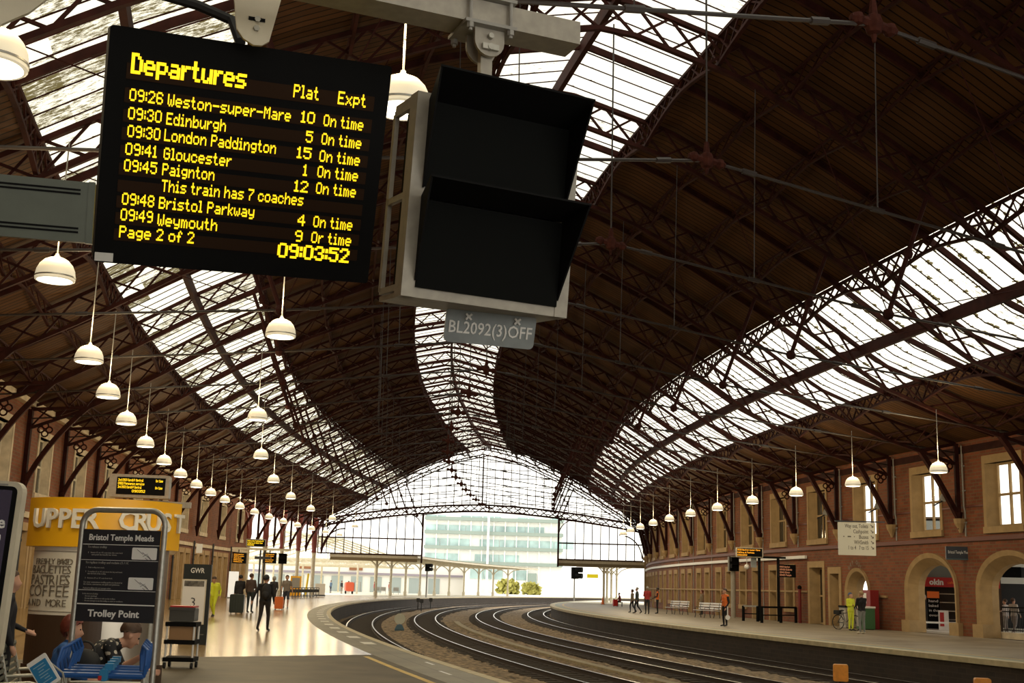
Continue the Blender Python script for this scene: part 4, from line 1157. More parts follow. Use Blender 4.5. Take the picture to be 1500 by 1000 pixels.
# catering cart with crates
c0 = ground(260, 979); ct = thing('catering_cart', 'three-shelf cart with white legs standing by the kiosk', 'cart', c0, math.radians(4))
cw = 38 * c0.y / F_PX; ch = at(262, 914, c0.y).z
for sx in (-1, 1):
    for y in (0, .45):
        mb = MB(); mb.tube((sx * cw / 2, y, .1), (sx * cw / 2, y, ch), .018); mb.build('leg', M_signwhite, ct)
        mb = MB(); mb.tube((sx * cw / 2 - .02, y, .05), (sx * cw / 2 + .02, y, .05), .05, n=12); mb.build('castor', M_rubber, ct)
for z_ in (.15, at(262, 940, c0.y).z, ch):
    mb = MB(); mb.box((0, .22, z_), (cw + .06, .52, .07)); mb.build('shelf', M_black, ct)
mb = MB(); mb.rbox((0, .2, ch + .16), (cw * .93, .4, .22), .02); mb.box((0, -.005, ch + .26), (cw * .98, .03, .05)); tag(mb.build('storage_crate', mat('crate_grey', (.06, .06, .055), .5), loc=c0), 'grey storage crate with a red rim on top of the catering cart', 'crate')
bpy.data.objects['storage_crate'].rotation_euler = (0, 0, math.radians(4))
cr_ = MB(); cr_.box((0, .2, ch + .295), (cw * .9, .42, .03)); cr_.build('rim', M_crimson, bpy.data.objects['storage_crate'])
z_ = at(262, 940, c0.y).z
mb = MB(); mb.box((0, .2, z_ + .13), (cw * .86, .36, .19)); mb.box((0, .2, z_ + .26), (cw * .86, .36, .07)); o = mb.build('cardboard_box', M_cardboard, loc=c0); o.rotation_euler = (0, 0, math.radians(4)); tag(o, 'brown cardboard box on the middle shelf of the catering cart', 'box')

# ================================================================== people
def capsule(mb, a, ra, b, rb, n=10):
    a, b = Vector(a), Vector(b); d = b - a; L = d.length
    if L < 1e-5: mb.ball(a, ra, n); return
    d.normalize(); x = d.cross(Vector((.3, .2, 1))).normalized(); y = d.cross(x); m = 4; rings = []
    for i in range(m + 1):
        t = math.pi / 2 * (1 - i / m); rings.append((a - d * ra * math.sin(t), max(1e-4, ra * math.cos(t))))
    for i in range(m + 1):
        t = math.pi / 2 * i / m; rings.append((b + d * rb * math.sin(t), max(1e-4, rb * math.cos(t))))
    vs = [c + r * (math.cos(2 * math.pi * k / n) * x + math.sin(2 * math.pi * k / n) * y) for c, r in rings for k in range(n)]
    fs = [(i * n + k, i * n + (k + 1) % n, (i + 1) * n + (k + 1) % n, (i + 1) * n + k) for i in range(len(rings) - 1) for k in range(n)]
    fs += [tuple(range(n - 1, -1, -1)), tuple(range((len(rings) - 1) * n, len(rings) * n))]
    mb._add(vs, fs)
SHOE = mat('dark_shoes', (.015, .013, .012), .5)
HAIR = {'brown': mat('brown_hair', (.06, .03, .015), .6), 'black': mat('black_hair', (.012, .01, .009), .6), 'red': mat('auburn_hair', (.13, .022, .010), .55), 'grey': mat('grey_hair', (.35, .33, .30), .7), 'blond': mat('fair_hair', (.30, .20, .09), .6)}
SKIN2 = mat('dark_skin', (.12, .06, .035), .55)
CL = {}
def cloth(c, rough=.8):
    if isinstance(c, bpy.types.Material): return c
    if c not in CL: CL[c] = mat('cloth_' + str(len(CL)), c, rough, noise=.15, nscale=6)
    return CL[c]
def person(label, p, face, H=1.75, top=(.1, .1, .1), bottom=(.05, .05, .06), hair='brown', pose=None, sleeve='long', shorts=False, vox=.026, fine=False, skin=None, shoes=None, hairstyle='short', wide=1.0, cap=None, group=None, arms=None):
    """face: heading in degrees, 0 = looking along +y, positive turns to the left"""
    J = dict(pel=(0, 0, .95), waist=(0, .0, 1.08), chest=(0, .0, 1.30), neck=(0, -.005, 1.47), head=(0, .02, 1.625), look=(0, 1, 0))
    for k, sx in (('l', -1), ('r', 1)):
        J.update({'sh' + k: (sx * .185, -.01, 1.415), 'el' + k: (sx * .235, -.03, 1.14), 'wr' + k: (sx * .235, .05, .905),
                  'hip' + k: (sx * .09, 0, .92), 'kn' + k: (sx * .10, .015, .50), 'an' + k: (sx * .10, -.02, .085), 'toe' + k: (sx * .115, .15, .035)})
    J.update(pose or {}); J = {k: Vector(v) for k, v in J.items() if k != 'seat'}
    for k in 'lr':
        if 'toe' + k not in (pose or {}) and 'an' + k in (pose or {}): J['toe' + k] = J['an' + k] + Vector((.0, .16, -.05))
    C = []
    def c(a, ra, b, rb, lab): C.append((Vector(a), ra, Vector(b), rb, lab))
    side = (J['shr'] - J['shl']).normalized(); w = wide
    for sx in (-1, 1):
        c(J['chest'] + side * .085 * sx * w, .105 * w, J['waist'] + side * .065 * sx * w, .10 * w, 0)
        c(J['waist'] + side * .06 * sx * w, .10 * w, J['pel'] + side * .07 * sx * w, .108 * w, 0)
        c(J['pel'] + side * .07 * sx * w - Z * .02, .112 * w, J['hipl' if sx < 0 else 'hipr'], .10, 1)
    c(J['shl'], .068, J['shr'], .068, 0); c(J['chest'] + Z * .04, .11, J['neck'] - Z * .03, .07, 0)
    c(J['neck'] - Z * .02, .055, J['head'] - Z * .06, .052, 2)
    lk = J['look'].normalized(); hx = lk.cross(Z).normalized(); hz = hx.cross(lk); hd = J['head']
    c(hd + hz * .035 - lk * .015, .096, hd - hz * .03 + lk * .02, .078, 2); c(hd - hz * .075 + lk * .05, .045, hd - hz * .085 + lk * .055, .04, 2)
    c(hd - hz * .0 + lk * .085, .013, hd - hz * .035 + lk * .105, .017, 2)
    for sx in (-1, 1): c(hd + hx * .09 * sx - hz * .01, .018, hd + hx * .095 * sx - hz * .035, .012, 2)
    for k, sx in (('l', -1), ('r', 1)):
        s, e, r = J['sh' + k], J['el' + k], J['wr' + k]
        c(s, .062, e, .044, 0); c(e, .043, r, .031, 0 if sleeve == 'long' else 2)
        if sleeve == 'short': C[-2] = (s, .064, s.lerp(e, .75), .052, 0); c(s.lerp(e, .6), .043, e, .04, 2)
        d = (r - e).normalized(); hdv = J.get('hand' + k, d).normalized()
        if arms is not None:
            for q_ in (-2, -1): C[q_] = C[q_][:4] + (4,)
        palm = r + hdv * .075; c(r, .028, palm, .036, 2)
        q = hdv.cross(Vector((0, 1, 0)) if abs(hdv.y) < .8 else Z).normalized(); q2 = hdv.cross(q)
        if fine:
            for i, (o, ln) in enumerate(((-.028, .06), (-.0095, .07), (.0095, .066), (.028, .05))):
                a0 = palm + q2 * o + hdv * .018; a1 = a0 + hdv * ln * .55 + q * .012; a2 = a1 + hdv * ln * .3 + q * .022
                c(a0, .0105, a1, .0095, 2); c(a1, .0095, a2, .008, 2)
            c(r + hdv * .03 + q2 * -.028, .012, r + hdv * .075 + q2 * -.058 + q * .012, .009, 2)
        else:
            c(palm, .033, palm + hdv * .06 + q * .01, .022, 2); c(palm - hdv * .03, .016, palm + hdv * .025 - q2 * .045, .012, 2)
        h, kn, an, toe = J['hip' + k], J['kn' + k], J['an' + k], J['toe' + k]
        c(h, .094 * w, kn, .060, 1); c(kn, .058, kn.lerp(an, .35), .056, 2 if shorts else 1); c(kn.lerp(an, .35), .056, an, .040 if not shorts else .036, 2 if shorts else 1)
        c(an - Z * .02, .042, toe, .036, 3)
        if shorts: C.append((h, .1, h.lerp(kn, .9), .078, 1))
    k_ = H / 1.75
    mb = MB()
    for a, ra, b, rb, _ in C: capsule(mb, a, ra, b, rb, 10)
    tmp = mb.build('tmp', M_skin); md = tmp.modifiers.new('r', 'REMESH'); md.mode = 'VOXEL'; md.voxel_size = vox
    sm = tmp.modifiers.new('s', 'SMOOTH'); sm.factor = .5; sm.iterations = 2
    dg = bpy.context.evaluated_depsgraph_get(); me = bpy.data.meshes.new_from_object(tmp.evaluated_get(dg)); bpy.data.objects.remove(tmp)
    cen = np.empty(len(me.polygons) * 3); me.polygons.foreach_get('center', cen); cen = cen.reshape(-1, 3)
    best = np.full(len(cen), 9e9); lab = np.zeros(len(cen), int)
    for a, ra, b, rb, l in C:
        a, b = np.array(a), np.array(b); d = b - a; t = np.clip(((cen - a) @ d) / max(1e-9, d @ d), 0, 1)
        dist = np.linalg.norm(cen - (a + t[:, None] * d), axis=1) - (ra + (rb - ra) * t)
        if l == 0: dist = dist - .004
        q = dist < best; best[q] = dist[q]; lab[q] = l
    me.materials.clear()
    for m in (cloth(top), cloth(bottom), skin or M_skin, shoes or SHOE, cloth(arms if arms is not None else top)): me.materials.append(m)
    me.polygons.foreach_set('material_index', lab.tolist()); me.polygons.foreach_set('use_smooth', [True] * len(lab)); me.update()
    me.name = 'person'
    o = bpy.data.objects.new('person', me); COL.objects.link(o)
    zmin = min(v.co.z for v in me.vertices)
    o.location = p - Z * zmin * k_ if p.z > -.5 and 'seat' not in (pose or {}) else p
    o.rotation_euler = (0, 0, math.radians(face)); o.scale = (k_, k_, k_)
    tag(o, label, 'person', group)
    if hair:
        hm = MB(); R3 = Matrix((hx, lk, hz)).transposed()
        c0 = hd + hz * .035 - lk * .03
        n, m_ = 26, 11; vs = []
        for i in range(m_ + 1):
            for q in range(n):
                a = 2 * math.pi * q / n; back = .5 - .5 * math.sin(a); lim = ((.37 + .36 * back) if hairstyle == 'short' else (.36 + .5 * back)) * math.pi * random.uniform(.94, 1.06)
                t = lim * i / m_; rr = (.105 if hairstyle == 'short' else .114) * random.uniform(.97, 1.05)
                vs.append(c0 + R3 @ Vector((rr * .96 * math.sin(t) * math.cos(a), rr * 1.06 * math.sin(t) * math.sin(a), rr * math.cos(t) * (1.0 if hairstyle == 'short' else 1.15))))
        fs = [(i * n + q, (i + 1) * n + q, (i + 1) * n + (q + 1) % n, i * n + (q + 1) % n) for i in range(m_) for q in range(n)]
        fs.append(tuple(m_ * n + q for q in range(n)))
        hm._add(vs, fs); hm.build('hair' if not cap else 'cap', cap or HAIR[hair], o, smooth='all')
    if fine:
        em = MB()
        for sx in (-1, 1): em.ball(hd + hx * .034 * sx + hz * .012 + lk * .085, .009, 8)
        em.build('eye', M_rubber, o, smooth='all')
        em = MB(); em.ball(hd - hz * .056 + lk * .088, (.022, .012, .006), 8, Matrix((hx, lk, hz)).transposed()); em.build('mouth', mat('lips', (.32, .10, .08), .5), o, smooth='all')
    return o
WALK = dict(hipl=(-.09, 0, .92), knl=(-.10, .13, .52), anl=(-.10, .10, .10), toel=(-.11, .26, .05), knr=(.10, -.02, .50), anr=(.10, -.30, .14), toer=(.11, -.17, .04), ell=(-.25, -.12, 1.15), wrl=(-.26, -.06, .92), elr=(.25, .02, 1.14), wrr=(.24, .16, .94))
FOLD = dict(ell=(-.24, .02, 1.15), wrl=(.02, .20, 1.18), elr=(.24, .02, 1.15), wrr=(-.02, .22, 1.15))
# --- the two seated people by the trolleys
bx = at(104, 950, 9.3)
SIT = dict(seat=1, pel=(0, 0, .52), waist=(0, .0, .66), chest=(0, .03, .88), neck=(0, .06, 1.05), head=(0, .10, 1.19), shl=(-.185, .04, .99), shr=(.185, .04, .99),
           hipl=(-.09, .02, .50), hipr=(.09, .02, .50), knl=(-.11, .44, .50), knr=(.11, .44, .50), anl=(-.11, .42, .09), anr=(.11, .42, .09), ell=(-.23, .10, .74), wrl=(-.12, .33, .66), elr=(.23, .10, .74), wrr=(.12, .33, .66))
SITW = dict(seat=1, pel=(0, 0, .45), waist=(0, .03, .58), chest=(0, .08, .78), neck=(0, .13, .945), head=(0, .17, 1.08), shl=(-.185, .10, .885), shr=(.185, .10, .885), hipl=(-.09, .02, .43), hipr=(.09, .02, .43), knl=(-.11, .44, .44), knr=(.11, .44, .44), anl=(-.11, .42, .09), anr=(.11, .42, .09), ell=(-.23, .14, .64), wrl=(-.10, .34, .58), elr=(.23, .14, .64), wrr=(.10, .34, .58))
def sit_at(px, py, y, face, **k):
    """seat a person so that the head stands where that pixel is"""
    h = at(px, py, y); q = Matrix.Rotation(math.radians(face), 3, 'Z') @ Vector(k['pose']['head']); return Vector((h.x - q.x, h.y - q.y, 0))
woman = person('seated person with short auburn hair in a blue hooded top', sit_at(108, 922, 12.4, -75, pose={'head': (0, .155, .98)}), -75, 1.60, top=(.02, .085, .26), bottom=(.03, .03, .04), hair='red', hairstyle='long', pose=dict(SITW, look=(.25, 1, -.1)), vox=.014, fine=True)
woman.location.z = 0
LEAN = dict(SITW, waist=(0, .05, .57), chest=(0, .18, .73), neck=(0, .31, .85), head=(0, .45, .925), shl=(-.2, .25, .82), shr=(.2, .25, .82), ell=(-.26, .38, .58), wrl=(-.10, .56, .70), elr=(.28, .36, .56), wrr=(.16, .62, .56), look=(0, 1, -.65), handl=(.2, .6, .3), handr=(-.3, 1, 0))
M_flower = mat('floral_shirt', (.012, .012, .012), .8)
nt, ns, ln = nodes(M_flower); vz = ns.new('ShaderNodeTexVoronoi'); vz.inputs['Scale'].default_value = 16; tcn = ns.new('ShaderNodeTexCoord'); ln.new(tcn.outputs['Object'], vz.inputs['Vector'])
rp = ns.new('ShaderNodeValToRGB'); rp.color_ramp.interpolation = 'CONSTANT'; rp.color_ramp.elements[0].color = (.48, .44, .36, 1); rp.color_ramp.elements[1].position = .33; rp.color_ramp.elements[1].color = (.010, .010, .012, 1)
ln.new(vz.outputs['Distance'], rp.inputs[0]); ln.new(rp.outputs[0], ns['Principled BSDF'].inputs['Base Color'])
man = person('seated person in a black floral shirt leaning forward with a paper cup', sit_at(193, 924, 13.0, -75, pose=LEAN), -75, 1.75, top=M_flower, bottom=(.03, .03, .035), hair='brown', pose=LEAN, sleeve='short', vox=.012, fine=True, wide=1.12)
man.location.z = 0
cw_ = Matrix.LocRotScale(man.location, man.rotation_euler, man.scale) @ Vector((-.07, .66, .79))
cp_ = thing('paper_cup', 'tan paper coffee cup in the hand of the person in the floral shirt', 'cup', cw_)
mb = MB(); mb.lathe([(.0, -.055), (.030, -.055), (.041, .05)], 16); mb.build('body', M_cardboard, cp_, smooth=True)
mb = MB(); mb.lathe([(.043, .048), (.043, .058), (.036, .064), (.0, .064)], 16); mb.build('lid', M_signwhite, cp_, smooth=True)
bg = thing('black_handbag', 'black bag between the two seated people by the trolleys', 'bag', at(123, 966, 12.6)); mb = MB(); mb.ball((0, 0, -.02), (.17, .10, .13), 14); mb.build('body', M_rubber, bg, smooth=True)
mb = MB(); mb.path([(.10 * math.cos(a), 0, .08 + .10 * math.sin(a)) for a in [i * math.pi / 8 for i in range(9)]], .012, 6); mb.build('strap', M_rubber, bg, smooth=True)
# person half hidden between the advert screen and the kiosk
person('person in dark clothes half hidden between the advert screen and the kiosk', Vector((at(13, 870, 13.0).x, 13.0, 0)), -60, 1.56, top=(.012, .012, .016), bottom=(.015, .015, .018), hair='brown', pose=dict(ell=(-.24, .05, 1.14), wrl=(-.2, .25, 1.05)), vox=.022)
# --- people along the left platform
wk = ground(385, 924)
person('person walking away in a black jacket and dark trousers with a backpack', wk, -8, 1.68, top=(.008, .008, .009), bottom=(.022, .016, .014), hair='black', pose=dict(WALK, ell=(-.30, -.08, 1.18), wrl=(-.37, -.10, .95), anl=(-.12, -.20, .12), knl=(-.11, .0, .5), toel=(-.12, -.06, .04), anr=(.1, .12, .09), knr=(.11, .09, .5), toer=(.11, .28, .04)), vox=.018, fine=True)
bk = thing('backpack', 'black backpack on the back of the person walking away', 'backpack', wk + Vector((.06, -.16, 0)), math.radians(-8))
mb = MB(); mb.ball((0, 0, 1.17), (.15, .11, .25), 14); mb.build('body', M_rubber, bk, smooth=True)
mb = MB(); mb.ball((0, -.085, 1.08), (.11, .06, .12), 12); mb.build('pocket', M_rubber, bk, smooth=True)
for sx in (-1, 1):
    mb = MB(); mb.path([(sx * .10, .05, 1.38), (sx * .12, .15, 1.43), (sx * .13, .25, 1.34), (sx * .14, .22, 1.15), (sx * .12, .08, 1.0)], .016, 6); mb.build('shoulder_strap', M_rubber, bk, smooth=True)
person('person in a bright yellow high-visibility suit looking down as they walk', ground(311, 903), 170, 1.62, top=M_hivis, bottom=M_hivis, hair='brown', pose=dict(WALK, head=(0, .09, 1.60), look=(0, 1, -.5), wrr=(.10, .22, .98)), wide=1.15)
person('person in black standing behind the upright green suitcase', ground(349, 896.5), 20, 1.72, top=(.012, .011, .012), bottom=(.015, .015, .016), hair='black', pose=dict(elr=(.22, .08, 1.14), wrr=(.05, .22, 1.0)))
person('person in a grey-brown jacket beside the upright green suitcase', ground(365, 897), -15, 1.80, top=(.07, .045, .035), bottom=(.02, .03, .032), hair='brown', pose=dict(elr=(.24, .06, 1.14), wrr=(.12, .2, 1.02)))
def suitcase(name, label, p, rz, w, h, d, m):
    t = thing(name, label, 'suitcase', p, rz)
    b = MB(); b.rbox((0, 0, h / 2 + .06), (w, d, h), .06); 
    b.build('shell', m, t)
    r = MB()
    for i in range(5): r.box((-w * .36 + w * .18 * i, -d / 2 - .004, h / 2 + .06), (.012, .01, h * .8))
    r.build('rib', m, t)
    hn = MB(); hn.path([(-w * .22, d * .3, h), (-w * .22, d * .3, h + .36), (w * .22, d * .3, h + .36), (w * .22, d * .3, h)], .012, 6); hn.build('pull_handle', M_rubber, t)
    for sx in (-1, 1):
        q = MB(); q.tube((sx * w * .38 - .02, 0, .035), (sx * w * .38 + .02, 0, .035), .035, n=10); q.build('wheel', M_rubber, t)
    return t
suitcase('green_suitcase', 'large dark green suitcase standing before the couple in dark clothes', ground(346, 899), .1, .62, .80, .35, mat('bottle_green', (.012, .022, .018), .4))
suitcase('orange_suitcase', 'orange wheeled suitcase beside the person in shorts', ground(408, 893), .1, .44, .62, .28, M_orange)
person('person in grey shorts and a pale T-shirt with an orange suitcase', ground(418, 891.5), 190, 1.82, top=(.24, .20, .16), bottom=(.035, .04, .055), hair='brown', pose=dict(WALK, ell=(-.27, 0, 1.15), wrl=(-.31, .04, .92)), sleeve='short', shorts=True)
person('person with pale hair in dark clothes partly behind the walking person', ground(399, 890), 30, 1.72, top=(.03, .028, .03), bottom=(.03, .03, .035), hair='grey', pose=WALK, hairstyle='long')
# --- far people beyond the shed
for px, py, y, lab, top, bot, f in ((484, 868, 170, 'person in a blue top far away under the open canopy', (.10, .16, .25), (.04, .05, .08), 60), (500, 868, 168, 'person in black far away beside the red machine', (.02, .02, .02), (.25, .2, .15), -40),
        (510, 868, 172, 'second person in black far away, right next to the red machine', (.02, .02, .025), (.03, .03, .03), 20), (548, 867, 176, 'person in a red top at the far metal seats', (.35, .03, .03), (.05, .05, .06), 90), (570, 867, 178, 'person in a red coat standing past the far metal seats', (.40, .05, .03), (.08, .06, .06), -60)):
    q = at(px, py, y); q.z = 0; person(lab, q, f, 1.72, top=top, bottom=bot, vox=.04)
# --- right platform
person('platform worker in an orange vest holding a white dispatch bat', ground(1062, 917), 120, 1.76, top=M_orange, arms=(.012, .012, .014), bottom=(.012, .012, .014), hair='brown', pose=dict(FOLD, wrl=(-.2, .1, .85), ell=(-.25, -.04, 1.12)), vox=.02)
db = thing('dispatch_bat', 'white round dispatch bat in the hand of the worker in the orange vest', 'signal bat', ground(1062, 917) + Vector((.08, -.27, .3)), math.radians(10))
mb = MB(); mb.tube((0, -.01, .12), (0, .01, .12), .115, n=20); mb.build('disc', M_signwhite, db)
mb = MB(); mb.box((0, 0, .42), (.05, .02, .42)); mb.build('handle', M_signwhite, db)
person('person in a blue-green shirt and dark trousers in the far right group', ground(933, 898), 70, 1.78, top=(.05, .065, .06), bottom=(.02, .022, .03), hair='grey', pose=WALK, wide=1.1)
person('person with a beige top and long hair at the left of the far right group', ground(926, 897), 60, 1.62, top=(.22, .18, .12), bottom=(.02, .02, .03), hair='brown', hairstyle='long', pose=WALK)
person('person in a red patterned shirt in the far right group', ground(948, 899), 10, 1.84, top=(.40, .035, .03), bottom=(.03, .03, .035), hair='grey', pose=FOLD)
person('person in an orange vest with black sleeves at the right of the far group', ground(963, 898.5), 80, 1.80, top=M_orange, arms=(.012, .012, .014), bottom=(.012, .012, .013), hair='black', pose=dict(FOLD, wrl=(-.3, .35, 1.0)), skin=SKIN2)
st = dict(SIT); person('person in a red top seated at the far end of the right platform', Vector((ground(908, 888).x, ground(908, 888).y, 0)), 70, 1.72, top=(.20, .03, .03), bottom=(.02, .02, .025), hair='black', pose=st, vox=.035).location.z = 0
suitcase('red_suitcase', 'dark red suitcase beside the person seated at the far platform end', ground(901, 888), .3, .42, .6, .26, M_crimson)
o = ground(908, 888); sb = thing('platform_stool', 'low dark seat under the person at the far platform end', 'seat', o); mb = MB(); mb.box((0, 0, .40), (.5, .5, .06)); mb.build('seat', M_rubber, sb)
for sx in (-1, 1):
    for sy in (-1, 1): mb = MB(); mb.box((sx * .2, sy * .2, .19), (.05, .05, .38)); mb.build('leg', M_rubber, sb)
person('person in a brown coat and dark trousers standing behind the white benches', Vector((ground(1028, 900).x, ground(1028, 900).y, 0)), 100, 1.70, top=(.20, .15, .09), bottom=(.02, .02, .022), hair='red', hairstyle='long', pose=dict(elr=(.24, .05, 1.13), wrr=(.12, .25, 1.05)))
person('person in a black jacket and light jeans standing beside the bicycle', ground(1263, 928), 20, 1.80, top=(.007, .007, .008), bottom=(.22, .23, .21), hair='blond', pose=dict(ell=(-.23, .08, 1.14), wrl=(-.08, .22, 1.05), elr=(.23, .08, 1.14), wrr=(.08, .22, 1.05)), vox=.018, fine=True, shoes=M_cream)
y0 = ground(1253, 924); person('person in a fluorescent yellow jacket and blue cap behind the one in black', Vector((y0.x - .05, y0.y + .5, 0)), -150, 1.74, top=M_hivis, bottom=M_hivis, hair='brown', cap=mat('cap_blue', (.05, .08, .16), .7), pose=FOLD, vox=.02)
person('person in dark clothes at the shop seen through the first arch', flat(1355, 900, 66), -30, 1.78, top=(.03, .03, .035), bottom=(.05, .045, .04), hair='grey', pose=WALK, vox=.025)
person('person in a white top beyond the railing in the second arch', flat(1473, 900, 58), 40, 1.66, top=(.45, .40, .38), bottom=(.25, .22, .2), hair='brown', pose=FOLD, vox=.025)
person('person in a pale jacket further along the railing in the second arch', flat(1485, 900, 58.5), -60, 1.72, top=(.5, .46, .42), bottom=(.3, .26, .24), hair='brown', pose=WALK, vox=.025)

# ================================================================== things on the left platform further off
# gantry of passenger displays
gp = P(9.6, -40, 0)
def screen_sign(name, label, p, rz, w, h, lines, m_led, parent_mat=M_black, cap=.5, d=.12):
    t = thing(name, label, 'display', p, rz)
    mb = MB(); mb.rbox((0, d / 2, 0), (w, d, h), .02); scr = mb.build('casing', parent_mat, t)
    if parent_mat is not M_black:
        mb = MB(); mb.box((0, -.004, 0), (w - .10, .008, h - .08)); scr = mb.build('screen', M_black, t)
    n = len(lines); ph = (h - .1) / n
    for i, (b, f) in enumerate(lines):
        mb = MB(); led(mb, b, -w / 2 + .08, h / 2 - .05 - ph * (i + .82), ph * .62, (w - .18) * f, -.010, .15)
        mb.build('led_lettering', m_led, scr)
    return t
yL = 72
screen_sign('yellow_display', 'small bright yellow LED display high between the left columns', at(375, 795, 75), .1, 1.18, .46, [('0930 London Paddington 15', .95), ('Calling at Bath Spa', .9), ('09:03:52', .4)], M_led, M_beige)
o1 = screen_sign('orange_display', 'orange departures screen on the left of the pair hanging over the platform', at(350.5, 817, yL), .1, .80, .62, [('09:26 Weston', .9), ('09:30 London', .95), ('09:41 Glouc', .7), ('09:45 Paignton', .9), ('09:48 Bristol', .8)], M_ledorange)
o2 = screen_sign('orange_display', 'orange departures screen on the right of the pair hanging over the platform', at(395, 817, yL + 1), .1, .78, .62, [('09:49 Weymouth', .95), ('09:30 London', .9), ('09:41 Glouc', .7), ('09:45 Paignton', .9), ('09:48 Bristol', .8)], M_ledorange)
gt = thing('display_gantry', 'cream gantry rail that carries the pair of orange screens', 'gantry', at(383, 804, yL + .4), .1)
mb = MB(); mb.box((0, .1, 0), (3.4, .1, .12)); mb.build('rail', M_cream, gt)
for x in (-.05, .2):
    mb = MB(); mb.tube((x, .12, 0), (x, .12, -gt.location.z), .05); mb.build('post', M_darkgrey, gt)
for x in (-1.3, .5):
    mb = MB(); mb.box((x, .1, -.12), (.06, .06, .2)); mb.build('hanger', M_darkgrey, gt)
mb = MB(); mb.box((.1, .08, -.5), (.9, .3, .16)); mb.build('camera_housing', M_darkgrey, gt)
rp_ = thing('repeater_box', 'black two-lamp signal box hanging beside the right-hand orange screen', 'signal', at(414, 818, 76), .1)
mb = MB(); mb.box((0, .1, 0), (.50, .2, .62)); mb.build('casing', M_black, rp_)
mb = MB(); mb.box((0, -.05, .30), (.5, .3, .02)); mb.box((0, -.05, -.0), (.5, .3, .02)); mb.build('hood', M_black, rp_)
mb = MB(); mb.box((0, .1, 1.0), (.05, .05, 1.4)); mb.build('drop_rod', M_grey, rp_)
mb = MB(); mb.tube((0, .15, -.3), (0, .15, -rp_.location.z), .05); mb.build('post', M_grey, rp_)
# lamp posts / downpipes on the left wall
for i, s in enumerate([t - .9 for t in TR if -70 < t < S_LW]):
    p = P(uL(s) - .2, s, 0); t = thing('downpipe', f'{ORD[i]} dark cast-iron downpipe from the camera on the left wall', 'pipe', p, 0, 'left wall downpipes')
    mb = MB(); mb.tube((0, 0, 0), (0, 0, 4.25), .07); mb.build('pipe', M_darkgrey, t)
    mb = MB()
    for z_ in (1.2, 2.8, 4.0): mb.tube((0, 0, z_), (0, 0, z_ + .12), .095)
    mb.build('collar', M_darkgrey, t)
wn = thing('wall_notice', 'small white notice on the left wall beside the kiosk', 'notice', at(292, 803, 46), .2); mb = MB(); mb.box((0, 0, 0), (.22, .03, .34)); mb.build('panel', M_signwhite, wn)
M_emitpanel = mat('emissive_white_panel', (.8, .8, .76), .5, emit=(1, .98, .9), estr=.55)  # weak emission in the material raises the panel to bright white
wp = thing('white_information_post', 'tall white information panel behind the couple with the green suitcase', 'panel', ground(340, 876), .1); mb = MB(); mb.box((0, 0, 1.05), (.75, .15, 2.1)); mb.build('panel', M_emitpanel, wp)
mb = MB(); mb.box((0, 0, .05), (.9, .3, .1)); mb.build('base', M_grey, wp)
# row of trolleys parked by the colonnade
for i in range(9):
    p = ground(428 + i * 4.4, 875.6 - i * .15)
    t = thing('parked_trolley', f'{ORD[i]} dark luggage trolley from the walkway in the row beside the columns', 'trolley', p, .4, 'trolleys parked by the columns')
    mb = MB(); mb.path([(-.25, 0, .9), (.25, 0, .9)], .03, 6); mb.path([(-.25, 0, .9), (-.25, .1, .15), (-.2, .8, .13)], .025, 6); mb.path([(.25, 0, .9), (.25, .1, .15), (.2, .8, .13)], .025, 6); mb.build('frame', M_darkgrey, t)
    mb = MB(); mb.box((0, .2, .62), (.5, .4, .28)); mb.build('basket', M_darkgrey, t)
    for sx in (-1, 1): mb = MB(); mb.tube((sx * .2 - .02, .7, .1), (sx * .2 + .02, .7, .1), .1, n=10); mb.build('wheel', M_rubber, t)
yp = thing('yellow_ticket_machine', 'yellow framed machine standing left of the first columns', 'machine', flat(432, 876, 128), .2)
mb = MB(); mb.box((0, .3, 1.0), (1.1, .5, 2.0)); mb.build('body', M_yellow, yp); mb = MB(); mb.box((0, .03, 1.3), (.8, .06, 1.0)); mb.build('screen', M_grey, yp)
yl = thing('yellow_post', 'slim bright yellow post between the columns', 'post', flat(447, 874, 132), .2)
mb = MB(); mb.tube((0, 0, 0), (.2, 0, 2.3), .11); mb.build('post', mat('bright_yellow', (.8, .6, .02), .4), yl)
mb = MB(); mb.box((0, 0, .03), (.5, .5, .06)); mb.build('foot', M_grey, yl)
wx = thing('white_cabinet', 'white goods cage with dark wheels at the end of the trolley row', 'cabinet', ground(468, 873.5), .2)
mb = MB(); mb.box((0, 0, .75), (1.0, .8, 1.1)); mb.build('body', M_signwhite, wx); mb = MB(); mb.box((0, 0, .12), (1.1, .9, .14)); mb.build('base', M_darkgrey, wx)
rm = thing('luggage_tug', 'small orange-red luggage tug far away under the open canopy', 'vehicle', flat(511, 868, 165), .3)
mb = MB(); mb.rbox((0, 0, .95), (1.1, 1.2, 1.2), .25); mb.build('body', mat('tug_red', (.6, .10, .04), .4), rm)
for sx in (-1, 1): mb = MB(); mb.tube((sx * .45 - .1, 0, .2), (sx * .45 + .1, 0, .2), .2); mb.build('wheel', M_rubber, rm)
mb = MB(); mb.path([(.7, 0, .3), (.7, 0, 1.6), (1.5, 0, 1.6), (1.5, 0, .3)], .06, 6); mb.build('rear_rail', M_grey, rm)

